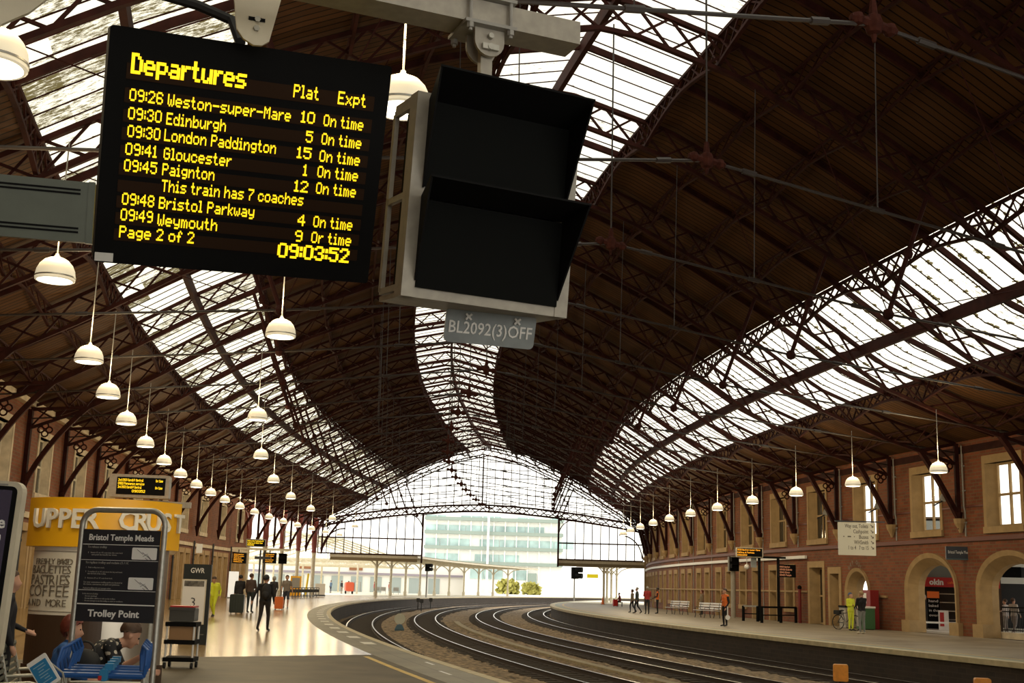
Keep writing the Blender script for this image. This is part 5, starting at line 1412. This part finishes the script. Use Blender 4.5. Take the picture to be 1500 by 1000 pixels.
# ================================================================== between the tracks
p = ground(585, 922, -.9); dsn = thing('track_disc_sign', 'round pale disc sign on a short post beside the first track', 'sign', Vector((p.x, p.y, -.95)), .1)
mb = MB(); mb.tube((0, -.015, .62), (0, .015, .62), .29, n=28); mb.build('disc', mat('weathered_cream', (.58, .57, .44), .6), dsn)
mb = MB(); mb.box((0, .04, .6), (.05, .03, 1.1)); mb.build('post', M_darkgrey, dsn)
mb = MB(); mb.lathe([(.36, .0), (.36, .1), (.2, .3), (.0, .36)], 4, M=Matrix.Rotation(math.radians(45), 3, 'Z')); mb.build('base', mat('blue_grey_base', (.05, .10, .13), .6), dsn)
for i, (px, py) in enumerate(((612, 893), (617, 895), (630.5, 892))):
    p = ground(px, py, -.95); t = thing('ground_signal', ['left shunting signal on a short post beyond the disc sign', 'middle low shunting signal close behind its neighbour', 'right shunting signal standing alone beyond the disc sign'][i], 'signal', p, .1, 'shunting signals')
    mb = MB(); mb.tube((0, 0, 0), (0, 0, .8), .05); mb.build('post', M_darkgrey, t); mb = MB(); mb.rbox((0, 0, .95), (.34, .25, .36), .04); mb.build('head', M_darkgrey, t)
for px, py0, py1, lab in ((1232, 976, 1002, 'amber track box standing on the ballast by the far platform'), (1440, 996.5, 1022, 'amber track box cut off by the bottom edge of the picture')):
    p = ground(px, 1008 if px < 1300 else 1022, -.9); k = p.y
    top = at(px, py0, k).z; t = thing('track_box', lab, 'track equipment', Vector((p.x, p.y, H_BED)), -.25)
    mb = MB(); h_ = top - H_BED; mb.rbox((0, 0, h_ - .16), (.40, .34, .44), .05); mb.build('body', mat('amber_box', (.72, .27, .02), .45, noise=.15), t)
    mb = MB(); mb.tube((0, 0, 0), (0, 0, h_ - .3), .07); mb.build('post', M_darkgrey, t)

# ================================================================== right platform
def inside(px, py):
    q = ground(px, py)
    while us(q)[0] < uR(us(q)[1]) + .45: py += .5; q = ground(px, py)
    return q
def wallpt(s, h, d=.0): return P(uR(s) + d, s, h)
M_benchwhite = mat('bench_white', (.9, .9, .92), .4)
def white_bench(p, rz, label):
    t = thing('white_bench', label, 'bench', p, rz, 'white slatted benches on the far platform')
    mb = MB()
    for i in range(4): mb.box((0, -.1 - .11 * i, .45 + .004 * i), (2.0, .085, .03))
    mb.build('seat', M_benchwhite, t)
    mb = MB()
    for i in range(3): mb.box((0, .03 + .03 * i, .58 + .15 * i), (2.0, .025, .10))
    mb.build('backrest', M_benchwhite, t)
    for x in (-.85, 0, .85):
        mb = MB(); mb.path([(x, .10, .92), (x, .0, .46), (x, .08, 0)], .025, 6); mb.path([(x, -.02, .43), (x, -.42, .43), (x, -.38, .2), (x, -.44, 0)], .025, 6); mb.path([(x, .02, .62), (x, -.38, .64), (x, -.43, .44)], .02, 6); mb.build('leg', M_darkgrey, t)
    return t
bq = ground(1045, 905); white_bench(Vector((bq.x - .2, bq.y + .3, 0)), ang(-30) + math.radians(-62), 'white slatted bench right behind the worker with the dispatch bat')
bq = ground(1000, 900); white_bench(Vector((bq.x - .2, bq.y + .3, 0)), ang(-21) + math.radians(-62), 'white slatted bench further along, nearest the far group of people')
# low black rail seat
for (pa, pb, lab) in ((inside(1089, 909), inside(1110, 910), 'short grey-topped rail seat left of the display posts'), (inside(1116, 912), inside(1166, 910), 'long black rail seat between and beyond the display posts')):
    d = pb - pa; t = thing('rail_seat', lab, 'rail seat', pa, math.atan2(d.y, d.x)); L = d.length
    mb = MB(); mb.box((L / 2, 0, .85), (L, .10, .10)); mb.build('top_rail', M_grey if 'short' in lab else M_black, t)
    mb = MB(); mb.box((L / 2, 0, .42), (L, .06, .06)); mb.build('lower_rail', M_black, t)
    for x in (0, L) if L < 2 else (0, L * .55, L):
        mb = MB(); mb.box((x, 0, .43), (.12, .12, .86)); mb.build('leg', M_black, t)
# display posts with LED board
pp = inside(1113, 909); pq = inside(1141, 909)
pd = thing('display_stand', 'black two-post frame carrying a train display and a screen on the far platform', 'frame', pp, math.atan2((pq - pp).y, (pq - pp).x)); L = (pq - pp).length
ht = at(1113, 816, pp.y).z
for x in (0, L): mb = MB(); mb.box((x, 0, ht / 2), (.16, .16, ht)); mb.build('post', M_black, pd)
mb = MB(); mb.box((L / 2, 0, ht), (L + .9, .12, .12)); mb.build('cross_beam', M_black, pd)
screen_sign('platform_display', 'amber LED train display in a pale case above the far platform frame', at(1098, 809, pp.y - .2), .05, 1.62, .56, [('0926 Weston-super-Mare', .95), ('Calling at Parkway', .7), ('09:03:52', .4)], M_ledorange, M_cream)
screen_sign('departure_screen', 'black departures screen with orange rows beside the far platform frame', at(1153, 836, pq.y - 2.2), .05, 1.02, .72, [('09:26 Weston', .7), ('09:30 Edinb', .85), ('09:41 Glouc', .7), ('09:45 Paign', .8)], mat('dim_orange_leds', (.5, .2, .1), .5, emit=(1, .42, .2), estr=.35))
gc = thing('globe_lamp', 'white globe hanging under the amber train display', 'lamp', at(1094, 830, pp.y)); mb = MB(); mb.ball((0, 0, 0), .16, 14); mb.build('globe', M_signwhite, gc, smooth=True); mb = MB(); mb.tube((0, 0, .15), (0, 0, .7), .02); mb.build('drop_rod', M_signwhite, gc)
ns_ = thing('notice_board', 'small pale notice fixed between the globe and the display post', 'notice', at(1104, 824, pp.y + .2), .1); mb = MB(); mb.box((0, 0, 0), (.34, .04, .55)); mb.build('panel', mat('pale_grey_notice', (.42, .46, .46), .5), ns_)
# signal repeater on its post
sp_ = ground(1075, 904.5); st_ = thing('signal_repeater', 'black signal repeater box on a pale concrete post at the far platform', 'signal', sp_, .1); hz_ = at(1074, 826, sp_.y).z
mb = MB(); mb.tube((0, .1, 0), (0, .1, hz_ + .5), .16, n=12); mb.build('post', M_beige, st_)
mb = MB(); mb.box((0, -.1, hz_), (.60, .3, .90)); mb.build('casing', M_black, st_)
for z_ in (.4, -.02): mb = MB(); mb.box((0, -.45, hz_ + z_), (.6, .45, .03)); mb.box((-.29, -.45, hz_ + z_ - .12), (.02, .4, .24)); mb.build('hood', M_black, st_)
mb = MB(); mb.box((-.36, -.1, hz_), (.08, .12, .95)); mb.build('side_bracket', M_grey, st_)
# dispatch equipment, extinguisher post, pipes
rd = thing('red_hydrant_post', 'tall dark red fire post against the brick wall beside the white door', 'post', wallpt(-37.6, 0, .35)); mb = MB(); mb.tube((0, 0, 0), (0, 0, 1.9), .09); mb.build('post', mat('dark_red', (.16, .012, .01), .5), rd); mb = MB(); mb.ball((0, 0, 1.98), .13, 12); mb.build('head', M_black, rd)
for i, t in enumerate([x for x in T_R if -70 < x < 2]):
    s = t - .25; q = thing('wall_conduit', f'{ORD[i]} pale conduit from the camera running down the right-hand brick wall', 'pipe', wallpt(s, 0, .09), 0, 'conduits on the far wall')
    mb = MB(); zb = 4.3 if s < -36 else 0.0; mb.path([(0, 0, 8.3), (0, 0, 5.6), (.06, .05, 5.4), (.06, .05, zb)], .038, 7); mb.build('conduit', M_grey, q, smooth=True)
    mb = MB()
    for z_ in (7.4, 6.3, 4.9): mb.box((.03, 0, z_), (.12, .12, .06))
    mb.build('clip', M_grey, q)
for i, s in enumerate((-55.5, -48.9, -42.3)):
    t = thing('floodlight', ['floodlight on the bracket between the two nearest lit upper windows', 'floodlight on the bracket between the second and third lit windows', 'floodlight on the bracket left of the third lit window'][i], 'floodlight', wallpt(s, 6.0, .55), ang(s) + 1.2, 'floodlights on the wall brackets')
    mb = MB(); mb.rbox((0, 0, 0), (.36, .26, .28), .04, Matrix.Rotation(.4, 3, 'X')); mb.build('housing', M_grey, t); mb = MB(); mb.bar((0, 0, -.1), (-.3, .45, -.35), .05); mb.build('arm', M_darkgrey, t)
    mb = MB(); mb.rbox((0, -.135, -.03), (.3, .01, .22), .03, Matrix.Rotation(.4, 3, 'X')); mb.build('lens', M_glassdark, t)
# stone corbels under the brackets (part of the wall)
for i, t in enumerate([x for x in T_R if x < S_END - 1]):
    mb = MB(); c = wallpt(t, 4.75, .15); mb.lathe([(.06, -.3), (.14, -.1), (.26, .1), (.3, .32), (.0, .32)], 10, c); struct('trim_corbel', mb, M_stone)
# way out sign
sw = thing('way_out_sign', 'cream hanging direction sign reading Way out, toilets, cashpoint, buses, with arrows', 'sign', at(1255, 789, 50), math.radians(-6))
ww, wh = 53 * 50 / F_PX, 47 * 50 / F_PX
mb = MB(); mb.rbox((0, 0, 0), (ww, .08, wh), .02); mb.build('panel', mat('sign_cream', (.60, .55, .40), .5, emit=(.6, .55, .4), estr=.12), sw)
for i, (b, f) in enumerate((('Way out, Toilets', .68), ('Cashpoint', .44), ('Buses', .27), ('WHSmith', .42), ('1 to 4   7 to 15', .58))):
    z_ = wh * (.395 - .165 * i); text(b, 'lettering', .165, M_ink, sw, (ww * .31, -.045, z_ - .08), width=ww * f * .92, bold=.015, align='RIGHT')
mb = MB()
for i in range(5):
    z_ = wh * (.395 - .165 * i); c = Vector((ww * .41, -.045, z_)); mb.bar(c + Vector((-.055, 0, .055)), c + Vector((.045, 0, -.045)), .03, .008, up=Vector((0, 1, 0))); mb.poly([c + Vector((.06, 0, -.06)), c + Vector((.06, 0, .03)), c + Vector((-.03, 0, -.06))])
z_ = wh * (.395 - .33)
mb.box((-.10, -.045, z_), (.03, .006, .04)); mb.box((-.30, -.045, z_), (.14, .006, .05)); mb.box((-.52, -.045, z_), (.05, .006, .025)); mb.box((-.52, -.045, z_), (.025, .006, .05))
mb.build('arrow_marks', M_ink, sw)
mb = MB(); mb.box((.14, 0, wh / 2 + .04), (ww + .5, .06, .05)); mb.tube((-ww * .4, 0, wh / 2), (-ww * .4, 0, wh / 2 + 1.9), .015, n=6); mb.tube((ww * .4, 0, wh / 2), (ww * .4, 0, wh / 2 + 1.9), .015, n=6); mb.build('hanger', M_darkgrey, sw)
# station name sign on the pier
bs = thing('station_name_sign', 'dark hanging Bristol Temple Meads sign between the two stone arches', 'sign', at(1405, 810, 54.0), math.radians(-4)); ws_, hs_ = 37 * 54.0 / F_PX, 19 * 54.0 / F_PX
mb = MB(); mb.rbox((0, .05, 0), (ws_, .1, hs_), .015); mb.build('panel', M_slate, bs); text('Bristol Temple Meads', 'lettering', .14, M_signwhite, bs, (0, -.006, -.02), width=ws_ * .84, bold=-.008, align='CENTER')
mb = MB(); mb.box((0, -.003, -hs_ / 2 + .03), (ws_ * .96, .006, .05)); mb.build('stripe', mat('sign_teal', (.05, .09, .10), .5), bs)
mb = MB(); mb.bar((0, .1, 0), (.1, .8, .0), .05); mb.build('wall_bracket', M_darkgrey, bs)
# WAY OUT letters over the small arch
woL = thing('way_out_lettering', 'carved WAY OUT lettering on the stone over the small pointed doorway', 'lettering', wallpt(-45.15, 3.0, .16), ang(-45.15) - math.pi / 2)
for i, ch in enumerate('WAY OUT'):
    if ch != ' ':
        a = math.radians(48 - 16 * i); text(ch, 'letter', .22, M_ink, woL, (-.95 * math.sin(a), -.02, -.72 + .95 * math.cos(a)), align='CENTER', bold=.01)
# red box, bins, table
rb = thing('red_post_box', 'red wall cabinet with a white notice standing beside the small doorway', 'cabinet', wallpt(-47.6, 0, .45), ang(-47.6) - math.pi / 2)
mb = MB(); mb.rbox((0, 0, .95), (.85, .45, 1.9), .03); mb.build('body', mat('cabinet_red', (.24, .014, .012), .45), rb); mb = MB(); mb.box((-.16, -.235, 1.5), (.34, .01, .5)); mb.build('notice', M_signwhite, rb); mb = MB(); mb.box((0, -.236, .62), (.6, .01, .04)); mb.build('slot', M_black, rb)
for s_, m_, lab, d in ((-48.6, mat('dull_green', (.035, .12, .03), .5), 'green-sided litter bin with a white rim between the red cabinet and the stone arch', 1.2), (-46.3, M_beige, 'grey stone-sided litter bin behind the bicycle', 1.1)):
    b = thing('litter_bin', lab, 'bin', wallpt(s_, 0, d), ang(s_) - math.pi / 2)
    mb = MB(); mb.rbox((0, 0, .52), (.80, .6, 1.0), .04); mb.build('body', m_, b); mb = MB(); mb.rbox((0, 0, 1.06), (.86, .66, .10), .04); mb.build('rim', M_signwhite if s_ < -48 else M_black, b); mb = MB(); mb.box((-.18, -.305, .55), (.36, .01, .8)); mb.build('front_panel', M_beige, b)
    mb = MB(); mb.box((0, 0, .04), (.7, .5, .08)); mb.build('base', M_black, b)
# bicycle
fb_, rb_ = ground(1228, 921.5), ground(1263, 923.5); d = rb_ - fb_
by = thing('bicycle', 'dark bicycle parked beside the person in the black jacket', 'bicycle', fb_, math.atan2(d.y, d.x))
wb_ = 1.05; rr = .34
for x in (0, wb_):
    w_ = MB(); w_.path([(x + rr * math.cos(a), 0, rr + rr * math.sin(a)) for a in [i * math.pi / 14 for i in range(28)]], .022, 6, closed=True)
    for i in range(14):
        a = i * math.pi / 7; w_.tube((x, 0, rr), (x + rr * math.cos(a), 0, rr + rr * math.sin(a)), .004, n=4)
    w_.build('wheel', M_rubber, by)
f_ = MB(); bb = (.44, 0, .30); hd_ = (.86, 0, .82); st0 = (.28, 0, .86)
for a, b in (((0, 0, rr), bb), ((0, 0, rr), (.30, 0, .78)), (bb, st0), (bb, (.90, 0, .72)), ((.31, 0, .76), hd_), (hd_, (wb_, 0, rr)), (hd_, (.83, 0, .98))): f_.tube(a, b, .018, n=7)
f_.build('frame', M_darkgrey, by); mb = MB(); mb.ball((.25, 0, .90), (.13, .07, .035), 10); mb.build('saddle', M_rubber, by); mb = MB(); mb.path([(.83, -.28, 1.02), (.84, 0, .98), (.83, .28, 1.02)], .016, 6); mb.build('handlebar', M_rubber, by)
mb = MB(); mb.tube((.44, -.03, .30), (.44, .03, .30), .09, n=16); mb.bar((.44, .06, .30), (.52, .06, .15), .02); mb.bar((.44, -.06, .30), (.36, -.06, .45), .02); mb.build('crank', M_steel, by)
mb = MB(); mb.rbox((-.02, 0, .80), (.34, .2, .20), .05); mb.build('rear_bag', M_rubber, by)

# ------------------------------------------------------------------ behind the arches: shop and railing
sh = thing('pasty_shop', 'food shop with a red fascia lettered okin and dark shelves, seen through the first arch', 'shop', flat(1378, 900, 66), math.radians(-20))
mb = MB(); mb.box((0, 2.1, 2.9), (6.0, .2, 5.8)); mb.box((-2.95, 1.0, 2.9), (.2, 2.2, 5.8)); mb.box((2.95, 1.0, 2.9), (.2, 2.2, 5.8)); mb.box((0, 1, 5.85), (6, 2.2, .1)); mb.build('shell', M_plinth, sh)
mb = MB(); mb.box((0, -.1, 2.45), (6, .2, .5)); mb.build('fascia', M_crimson, sh)
text('okin', 'lettering', .30, M_signwhite, sh, (-.15, -.22, 2.32), bold=.06, align='CENTER'); text('cafe', 'lettering', .15, M_orange, sh, (.4, -.22, 2.38), bold=.02); text('pasties', 'lettering', .15, M_orange, sh, (1.0, -.22, 2.38), bold=.02)
mb = MB(); mb.box((0, -.02, 4.2), (6, .1, 3.0)); mb.build('upper_glazing', mat('grey_upper_panel', (.16, .18, .17), .4), sh)
for z_ in (.5, .95, 1.4, 1.85): mb = MB(); mb.box((1.0, .8, z_), (2.6, .8, .05)); mb.build('shelf', M_stainless, sh)
mb = MB(); mb.box((1.0, .5, .25), (2.7, .8, .5)); mb.build('counter', M_darkgrey, sh)
sb2 = thing('menu_banner', 'tall black banner with white script in front of the shop', 'banner', flat(1368, 900, 64.5), -.3)
mb = MB(); mb.box((0, 0, 1.0), (.62, .04, 1.9)); mb.build('panel', M_black, sb2); mb = MB(); mb.box((0, 0, .03), (.7, .4, .05)); mb.build('base', M_grey, sb2)
mb = MB(); mb.box((0, -.025, 1.78), (.6, .01, .34)); mb.build('picture', M_orange, sb2)
for i, b in enumerate(('hand', 'baked', 'in the', 'oven')): text(b, 'lettering', .14, M_signwhite, sb2, (0, -.028, 1.4 - .24 * i), align='CENTER', width=.46)
wbx = thing('white_sign_board', 'red and white pavement sign beside the black banner', 'sign', flat(1382, 900, 64), -.2)
mb = MB(); mb.box((0, 0, .5), (.5, .06, 1.0)); mb.build('panel', M_signwhite, wbx); mb = MB(); mb.box((-.08, -.035, .55), (.2, .01, .7)); mb.build('red_stripe', M_crimson, wbx)
mb = MB(); mb.box((0, .0, 4.6), (60, 14, .25)); cn = mb.build('ceiling_sky_blocker', M_white); cn.location = P(uR(-52) - 9.5, -48, 0); cn.rotation_euler = (0, 0, ang(-48) - math.pi / 2); cn['kind'] = 'structure'  # added slab, keeps sky light off the area behind the arches
# railing in the second arch
r0, r1 = P(uR(-59) - .8, -57.6, 0), P(uR(-62) - .8, -65.5, 0); d = r1 - r0; L = d.length
rl = thing('railing', 'black iron railing on a stone kerb across the second arch', 'railing', r0, math.atan2(d.y, d.x))
mb = MB(); mb.box((L / 2, 0, .13), (L, .35, .26)); mb.build('kerb', M_stone_pale, rl)
mb = MB(); mb.box((L / 2, 0, 1.30), (L, .05, .06)); mb.box((L / 2, 0, 1.12), (L, .04, .04)); mb.box((L / 2, 0, .36), (L, .04, .04))
for i in range(int(L / .12)): mb.tube((i * .12, 0, .3), (i * .12, 0, 1.28), .012, n=5)
mb.build('bars', M_black, rl)
cb = thing('concourse_building', 'dark shopfront with white valances seen beyond the second arch', 'building', flat(1560, 900, 71), math.radians(-26))
mb = MB(); mb.box((0, 2, 2.6), (10, .3, 5.2)); mb.build('shopfront', M_darkgrey, cb)
for z_, y in ((2.75, 0), (3.7, -.2)): mb = MB(); mb.box((0, y, z_), (10, .1, .36)); mb.build('valance', M_signwhite, cb)
mb = MB(); mb.box((-2.6, -1.6, 3.2), (1.0, .15, .6)); mb.build('hanging_screen', M_black, cb)
mb = MB(); mb.box((0, 1, 4.2), (10, 2.5, .12)); mb.build('roof', M_grey, cb)
sc = thing('shop_counter', 'pale counter edge on dark trestles at the foot of the shop', 'counter', flat(1384, 900, 61.5), -.25)
mb = MB(); mb.box((0, 0, .42), (2.6, .5, .08)); mb.build('top', M_signwhite, sc)
for x in (-1.2, 1.2): mb = MB(); mb.box((x, 0, .19), (.1, .4, .38)); mb.build('leg', M_black, sc)

# ================================================================== outside the end of the shed
# canopies either side
def canopy(name, label, va, vb, s0, s1):
    t = thing(name, label, 'canopy', P(VR + (va + vb) / 2, s0, 0), ang(s0))
    inv = (Matrix.Translation(t.location) @ Matrix.Rotation(ang(s0), 4, 'Z')).inverted()
    L_ = lambda v, s, h: inv @ P(VR + v, s, h)
    mb = MB()
    for a, b in ((s0, s0 + .15),):
        for c, d in zip(frange(va, vb, 1.2)[:-1], frange(va, vb, 1.2)[1:]):
            mb._add([L_(v, s, h) for v in (c, d) for s in (a, b) for h in (4.0, 4.72)], [(0, 1, 3, 2), (4, 6, 7, 5), (0, 4, 5, 1), (2, 3, 7, 6), (0, 2, 6, 4), (1, 5, 7, 3)])
    mb.build('valance', mat('olive_valance', (.20, .15, .075), .7), t)
    mb = MB(); n = 10
    for i in range(n):
        a, b = s0 + (s1 - s0) * i / n, s0 + (s1 - s0) * (i + 1) / n
        mb.quad(L_(va, a, 4.72), L_(va, b, 4.72), L_(vb, b, 4.72), L_(vb, a, 4.72))
        for v in frange(va, vb, 2.4): mb.bar(L_(v, a, 4.55), L_(v, b, 4.55), .08, .2)
        mb.bar(L_(va, a, 4.5), L_(vb, a, 4.5), .1, .3)
    mb.build('roof', M_cream, t)
    for s in frange(s0 + 2, s1 - 1, 8):
        vm = (va + vb) / 2
        mb = MB(); mb.tube(L_(vm, s, 0), L_(vm, s, 4.4), .14, n=10); mb.tube(L_(vm, s, 0), L_(vm, s, .6), .22, n=10); mb.build('column', M_cream, t)
        mb = MB()
        for sg_ in (-1, 1):
            pts = [L_(vm + sg_ * 2.0 * (1 - math.cos(q)), s, 3.0 + 1.4 * math.sin(q)) for q in [i * math.pi / 12 for i in range(7)]]
            for p_, q_ in zip(pts[:-1], pts[1:]): mb.bar(p_, q_, .12)
        mb.build('bracket', M_cream, t)
    return t
canopy('platform_canopy', 'olive-edged open platform canopy at the left below the end screen', 7.3, 17.5, S_END + .3, S_END + 70)
canopy('platform_canopy', 'olive-edged open platform canopy at the right below the end screen', -19.0, -8.8, S_END + .3, S_END + 26)
# gabled canopy seen through the colonnade
tp = P(26, 62, 0); gc_ = thing('gabled_canopy', 'cream open-trussed gabled canopy beyond the left colonnade', 'canopy', tp, ang(62))
mb = MB()
for y in range(0, 26, 5):
    for a, b in (((-12, 4.6), (0, 8.2)), ((12, 4.6), (0, 8.2)), ((-12, 4.6), (12, 4.6)), ((-12, 3.9), (12, 3.9))): mb.bar((a[0], y, a[1]), (b[0], y, b[1]), .16)
    for i in range(12): mb.bar((-12 + 2 * i, y, 3.9), (-11 + 2 * i, y, 4.6), .08); mb.bar((-11 + 2 * i, y, 4.6), (-10 + 2 * i, y, 3.9), .08)
    for i in range(-4, 5): mb.bar((i * 2.4, y, 4.6), (i * 2.4, y, 8.2 - abs(i * 2.4) * .3), .06)
mb.build('truss', M_cream, gc_)
mb = MB(); mb.quad((-12.4, -1, 4.7), (0, -1, 8.4), (0, 26, 8.4), (-12.4, 26, 4.7)); mb.quad((12.4, -1, 4.7), (0, -1, 8.4), (0, 26, 8.4), (12.4, 26, 4.7)); mb.build('roof', glass_mat('canopy_glass', (.75, .72, .62), .05), gc_)
for y in range(0, 26, 8):
    for x in (-11, 0, 11): mb = MB(); mb.tube((x, y, 0), (x, y, 4), .15); mb.build('column', M_cream, gc_)
# pale station building at the back of the left canopy
sbp = flat(500, 868, 205); stb = thing('station_building', 'pale low station building with dark door openings behind the left canopy', 'building', sbp, math.radians(4))
mb = MB(); mb.box((-2, 3, 2.6), (44, 6, 5.2)); mb.build('wall', M_signwhite, stb)
for i in range(12): mb = MB(); mb.box((-20 + i * 3.2, -.05, 1.25), (1.9, .12, 2.5)); mb.build('opening', mat('pale_blue_opening', (.34, .40, .40), .3) if i == 0 else bpy.data.materials['pale_blue_opening'], stb)
mb = MB(); mb.box((-2, -.2, 3.0), (44, .4, .35)); mb.build('cornice', mat('lilac_grey', (.28, .25, .30), .6), stb)
for x, m_ in ((2.2, M_orange), (-6, M_plinth)): mb = MB(); mb.box((x, -.1, 3.75), (2.2, .15, .5)); mb.build('name_board', mat('brown_board', (.28, .12, .05), .6), stb)
# metal seats outside
for i, (px, lab) in enumerate(((552, 'far metal seat nearest the person in the red top'), (561, 'second far metal seat along the open platform'), (580, 'far metal seat just past the person in the red coat'))):
    t = thing('metal_seat', lab, 'seat', flat(px, 868, 178), .1, 'far metal seats'); mb = MB(); mb.box((0, 0, .45), (.8, .5, .06)); mb.build('seat', M_grey, t); mb = MB(); mb.box((0, .25, .75), (.8, .05, .5)); mb.build('backrest', M_grey, t)
    for sx in (-1, 1): mb = MB(); mb.box((sx * .35, 0, .22), (.05, .4, .44)); mb.build('leg', M_grey, t)
# signal heads at the end of the canopies
for px, py, y, lab in ((626, 831, 150, 'small black signal head by the end of the left canopy'), (842, 839, 160, 'black two-lamp signal head beside the right canopy')):
    q = at(px, py, y); t = thing('colour_light_signal', lab, 'signal', q, .1); k = 1.0 if px > 700 else .6
    mb = MB(); mb.box((0, 0, 0), (.9 * k, .4, 1.5 * k)); mb.build('casing', M_black, t)
    for z_ in (.42, -.35): mb = MB(); mb.tube((.1 * k, -.2, z_ * k), (.9 * k, -.6, z_ * k), .36 * k, n=10); mb.build('hood', M_black, t)
    mb = MB(); mb.tube((0, .2, 0), (0, .2, -q.z), .1); mb.build('post', M_grey, t)
q = at(868, 843.5, 140); t = thing('yellow_display', 'small yellow LED display hanging under the right canopy', 'display', q, .05); mb = MB(); mb.box((0, 0, 0), (1.25, .2, .42)); mb.build('casing', mat('yellow_case', (.75, .62, .02), .5, emit=(1, .8, .02), estr=.5), t); mb = MB(); mb.tube((-.5, 0, .2), (-.5, 0, .55), .02); mb.tube((.5, 0, .2), (.5, 0, .55), .02); mb.build('hanger', M_grey, t)
q = ground(883, 885); t = thing('traffic_cone', 'small orange cone standing at the end of the right platform', 'cone', q); mb = MB(); mb.lathe([(.2, .04), (.17, .05), (.04, .75), (0, .75)], 12); mb.build('body', M_orange, t); mb = MB(); mb.box((0, 0, .02), (.42, .42, .04)); mb.build('base', M_rubber, t)
# office block
yB = 280.0; A, B = at(619, 868, yB), at(822, 872, yB); c = (A + B) / 2
ob = thing('office_block', 'pale glass office block with teal floor bands beyond the end of the shed', 'building', Vector((c.x, yB, -1)), math.radians(-1.0))
W2 = (B - A).length; zt = lambda py: at(720, py, yB).z + 1
M_teal = mat('teal_glazing', (.42, .58, .58), .3, noise=.35, nscale=.3); M_spandrel = mat('pale_spandrel', (.90, .91, .88), .5); M_teal2 = mat('teal_grey_band', (.27, .34, .31), .5)
mb = MB(); mb.box((0, 8, zt(752) / 2), (W2, 15, zt(752))); mb.build('core', M_spandrel, ob)
for py in (763, 783, 805, 827):
    mb = MB(); mb.box((0, -.2, zt(py - 2)), (W2 + .4, 1.2, .75)); mb.build('floor_slab', M_teal2, ob)
random.seed(5)
for j, (pa, pb) in enumerate(((756, 761), (770, 780), (790, 801), (812, 824), (834, 848))):
    x = -W2 / 2
    while x < W2 / 2 - 1:
        w_ = random.choice((2.2, 3.4, 4.6))
        if random.random() < (.75 if j != 1 else .55): g = MB(); g.box((x + w_ / 2, .42, (zt(pa) + zt(pb)) / 2), (w_ - .15, .3, zt(pa) - zt(pb))); g.build('window', M_teal, ob)
        x += w_
mb = MB()
for i in range(13): x = -W2 / 2 + W2 * i / 12; mb.box((x, -.3, zt(752) / 2), (.18, .3, zt(752)))
mb.build('mullion', M_spandrel, ob)
mb = MB(); mb.box((-1.2, -1.6, zt(752) / 2), (.5, .5, zt(752) + 2)); mb.build('mast', M_spandrel, ob)
mb = MB(); mb.box((9.0, -.2, 3.2), (2.0, .6, 5)); mb.build('entrance', M_teal2, ob)
for px, k, lab in ((744, 1.0, 'yellow-green rounded shrub at the foot of the office block, the wider one'), (778, .75, 'smaller yellow-green shrub at the foot of the office block')):
    q = at(px, 868, yB - 12); t = thing('shrub', lab, 'shrub', Vector((q.x, q.y, -1)))
    mb = MB(); random.seed(px)
    for i in range(240):
        a, b = random.uniform(0, 6.28), random.random(); r = random.uniform(.3, 1) * 2.5 * k
        c_ = Vector((r * math.cos(a), r * math.sin(a) * .7, 1.2 + 3.2 * k * b * (1 - .4 * r / 3))); n_ = Vector((random.uniform(-1, 1), random.uniform(-1, 1), random.uniform(-1, 1))).normalized(); x_ = n_.orthogonal().normalized() * .45; y_ = n_.cross(x_)
        mb.quad(c_ - x_ - y_, c_ + x_ - y_, c_ + x_ + y_, c_ - x_ + y_)
    mb.build('foliage', mat('yellow_green_leaves', (.42, .40, .10), .8), t); mb = MB(); mb.tube((0, 0, 0), (0, 0, 2), .2); mb.build('stem', M_plinth, t)
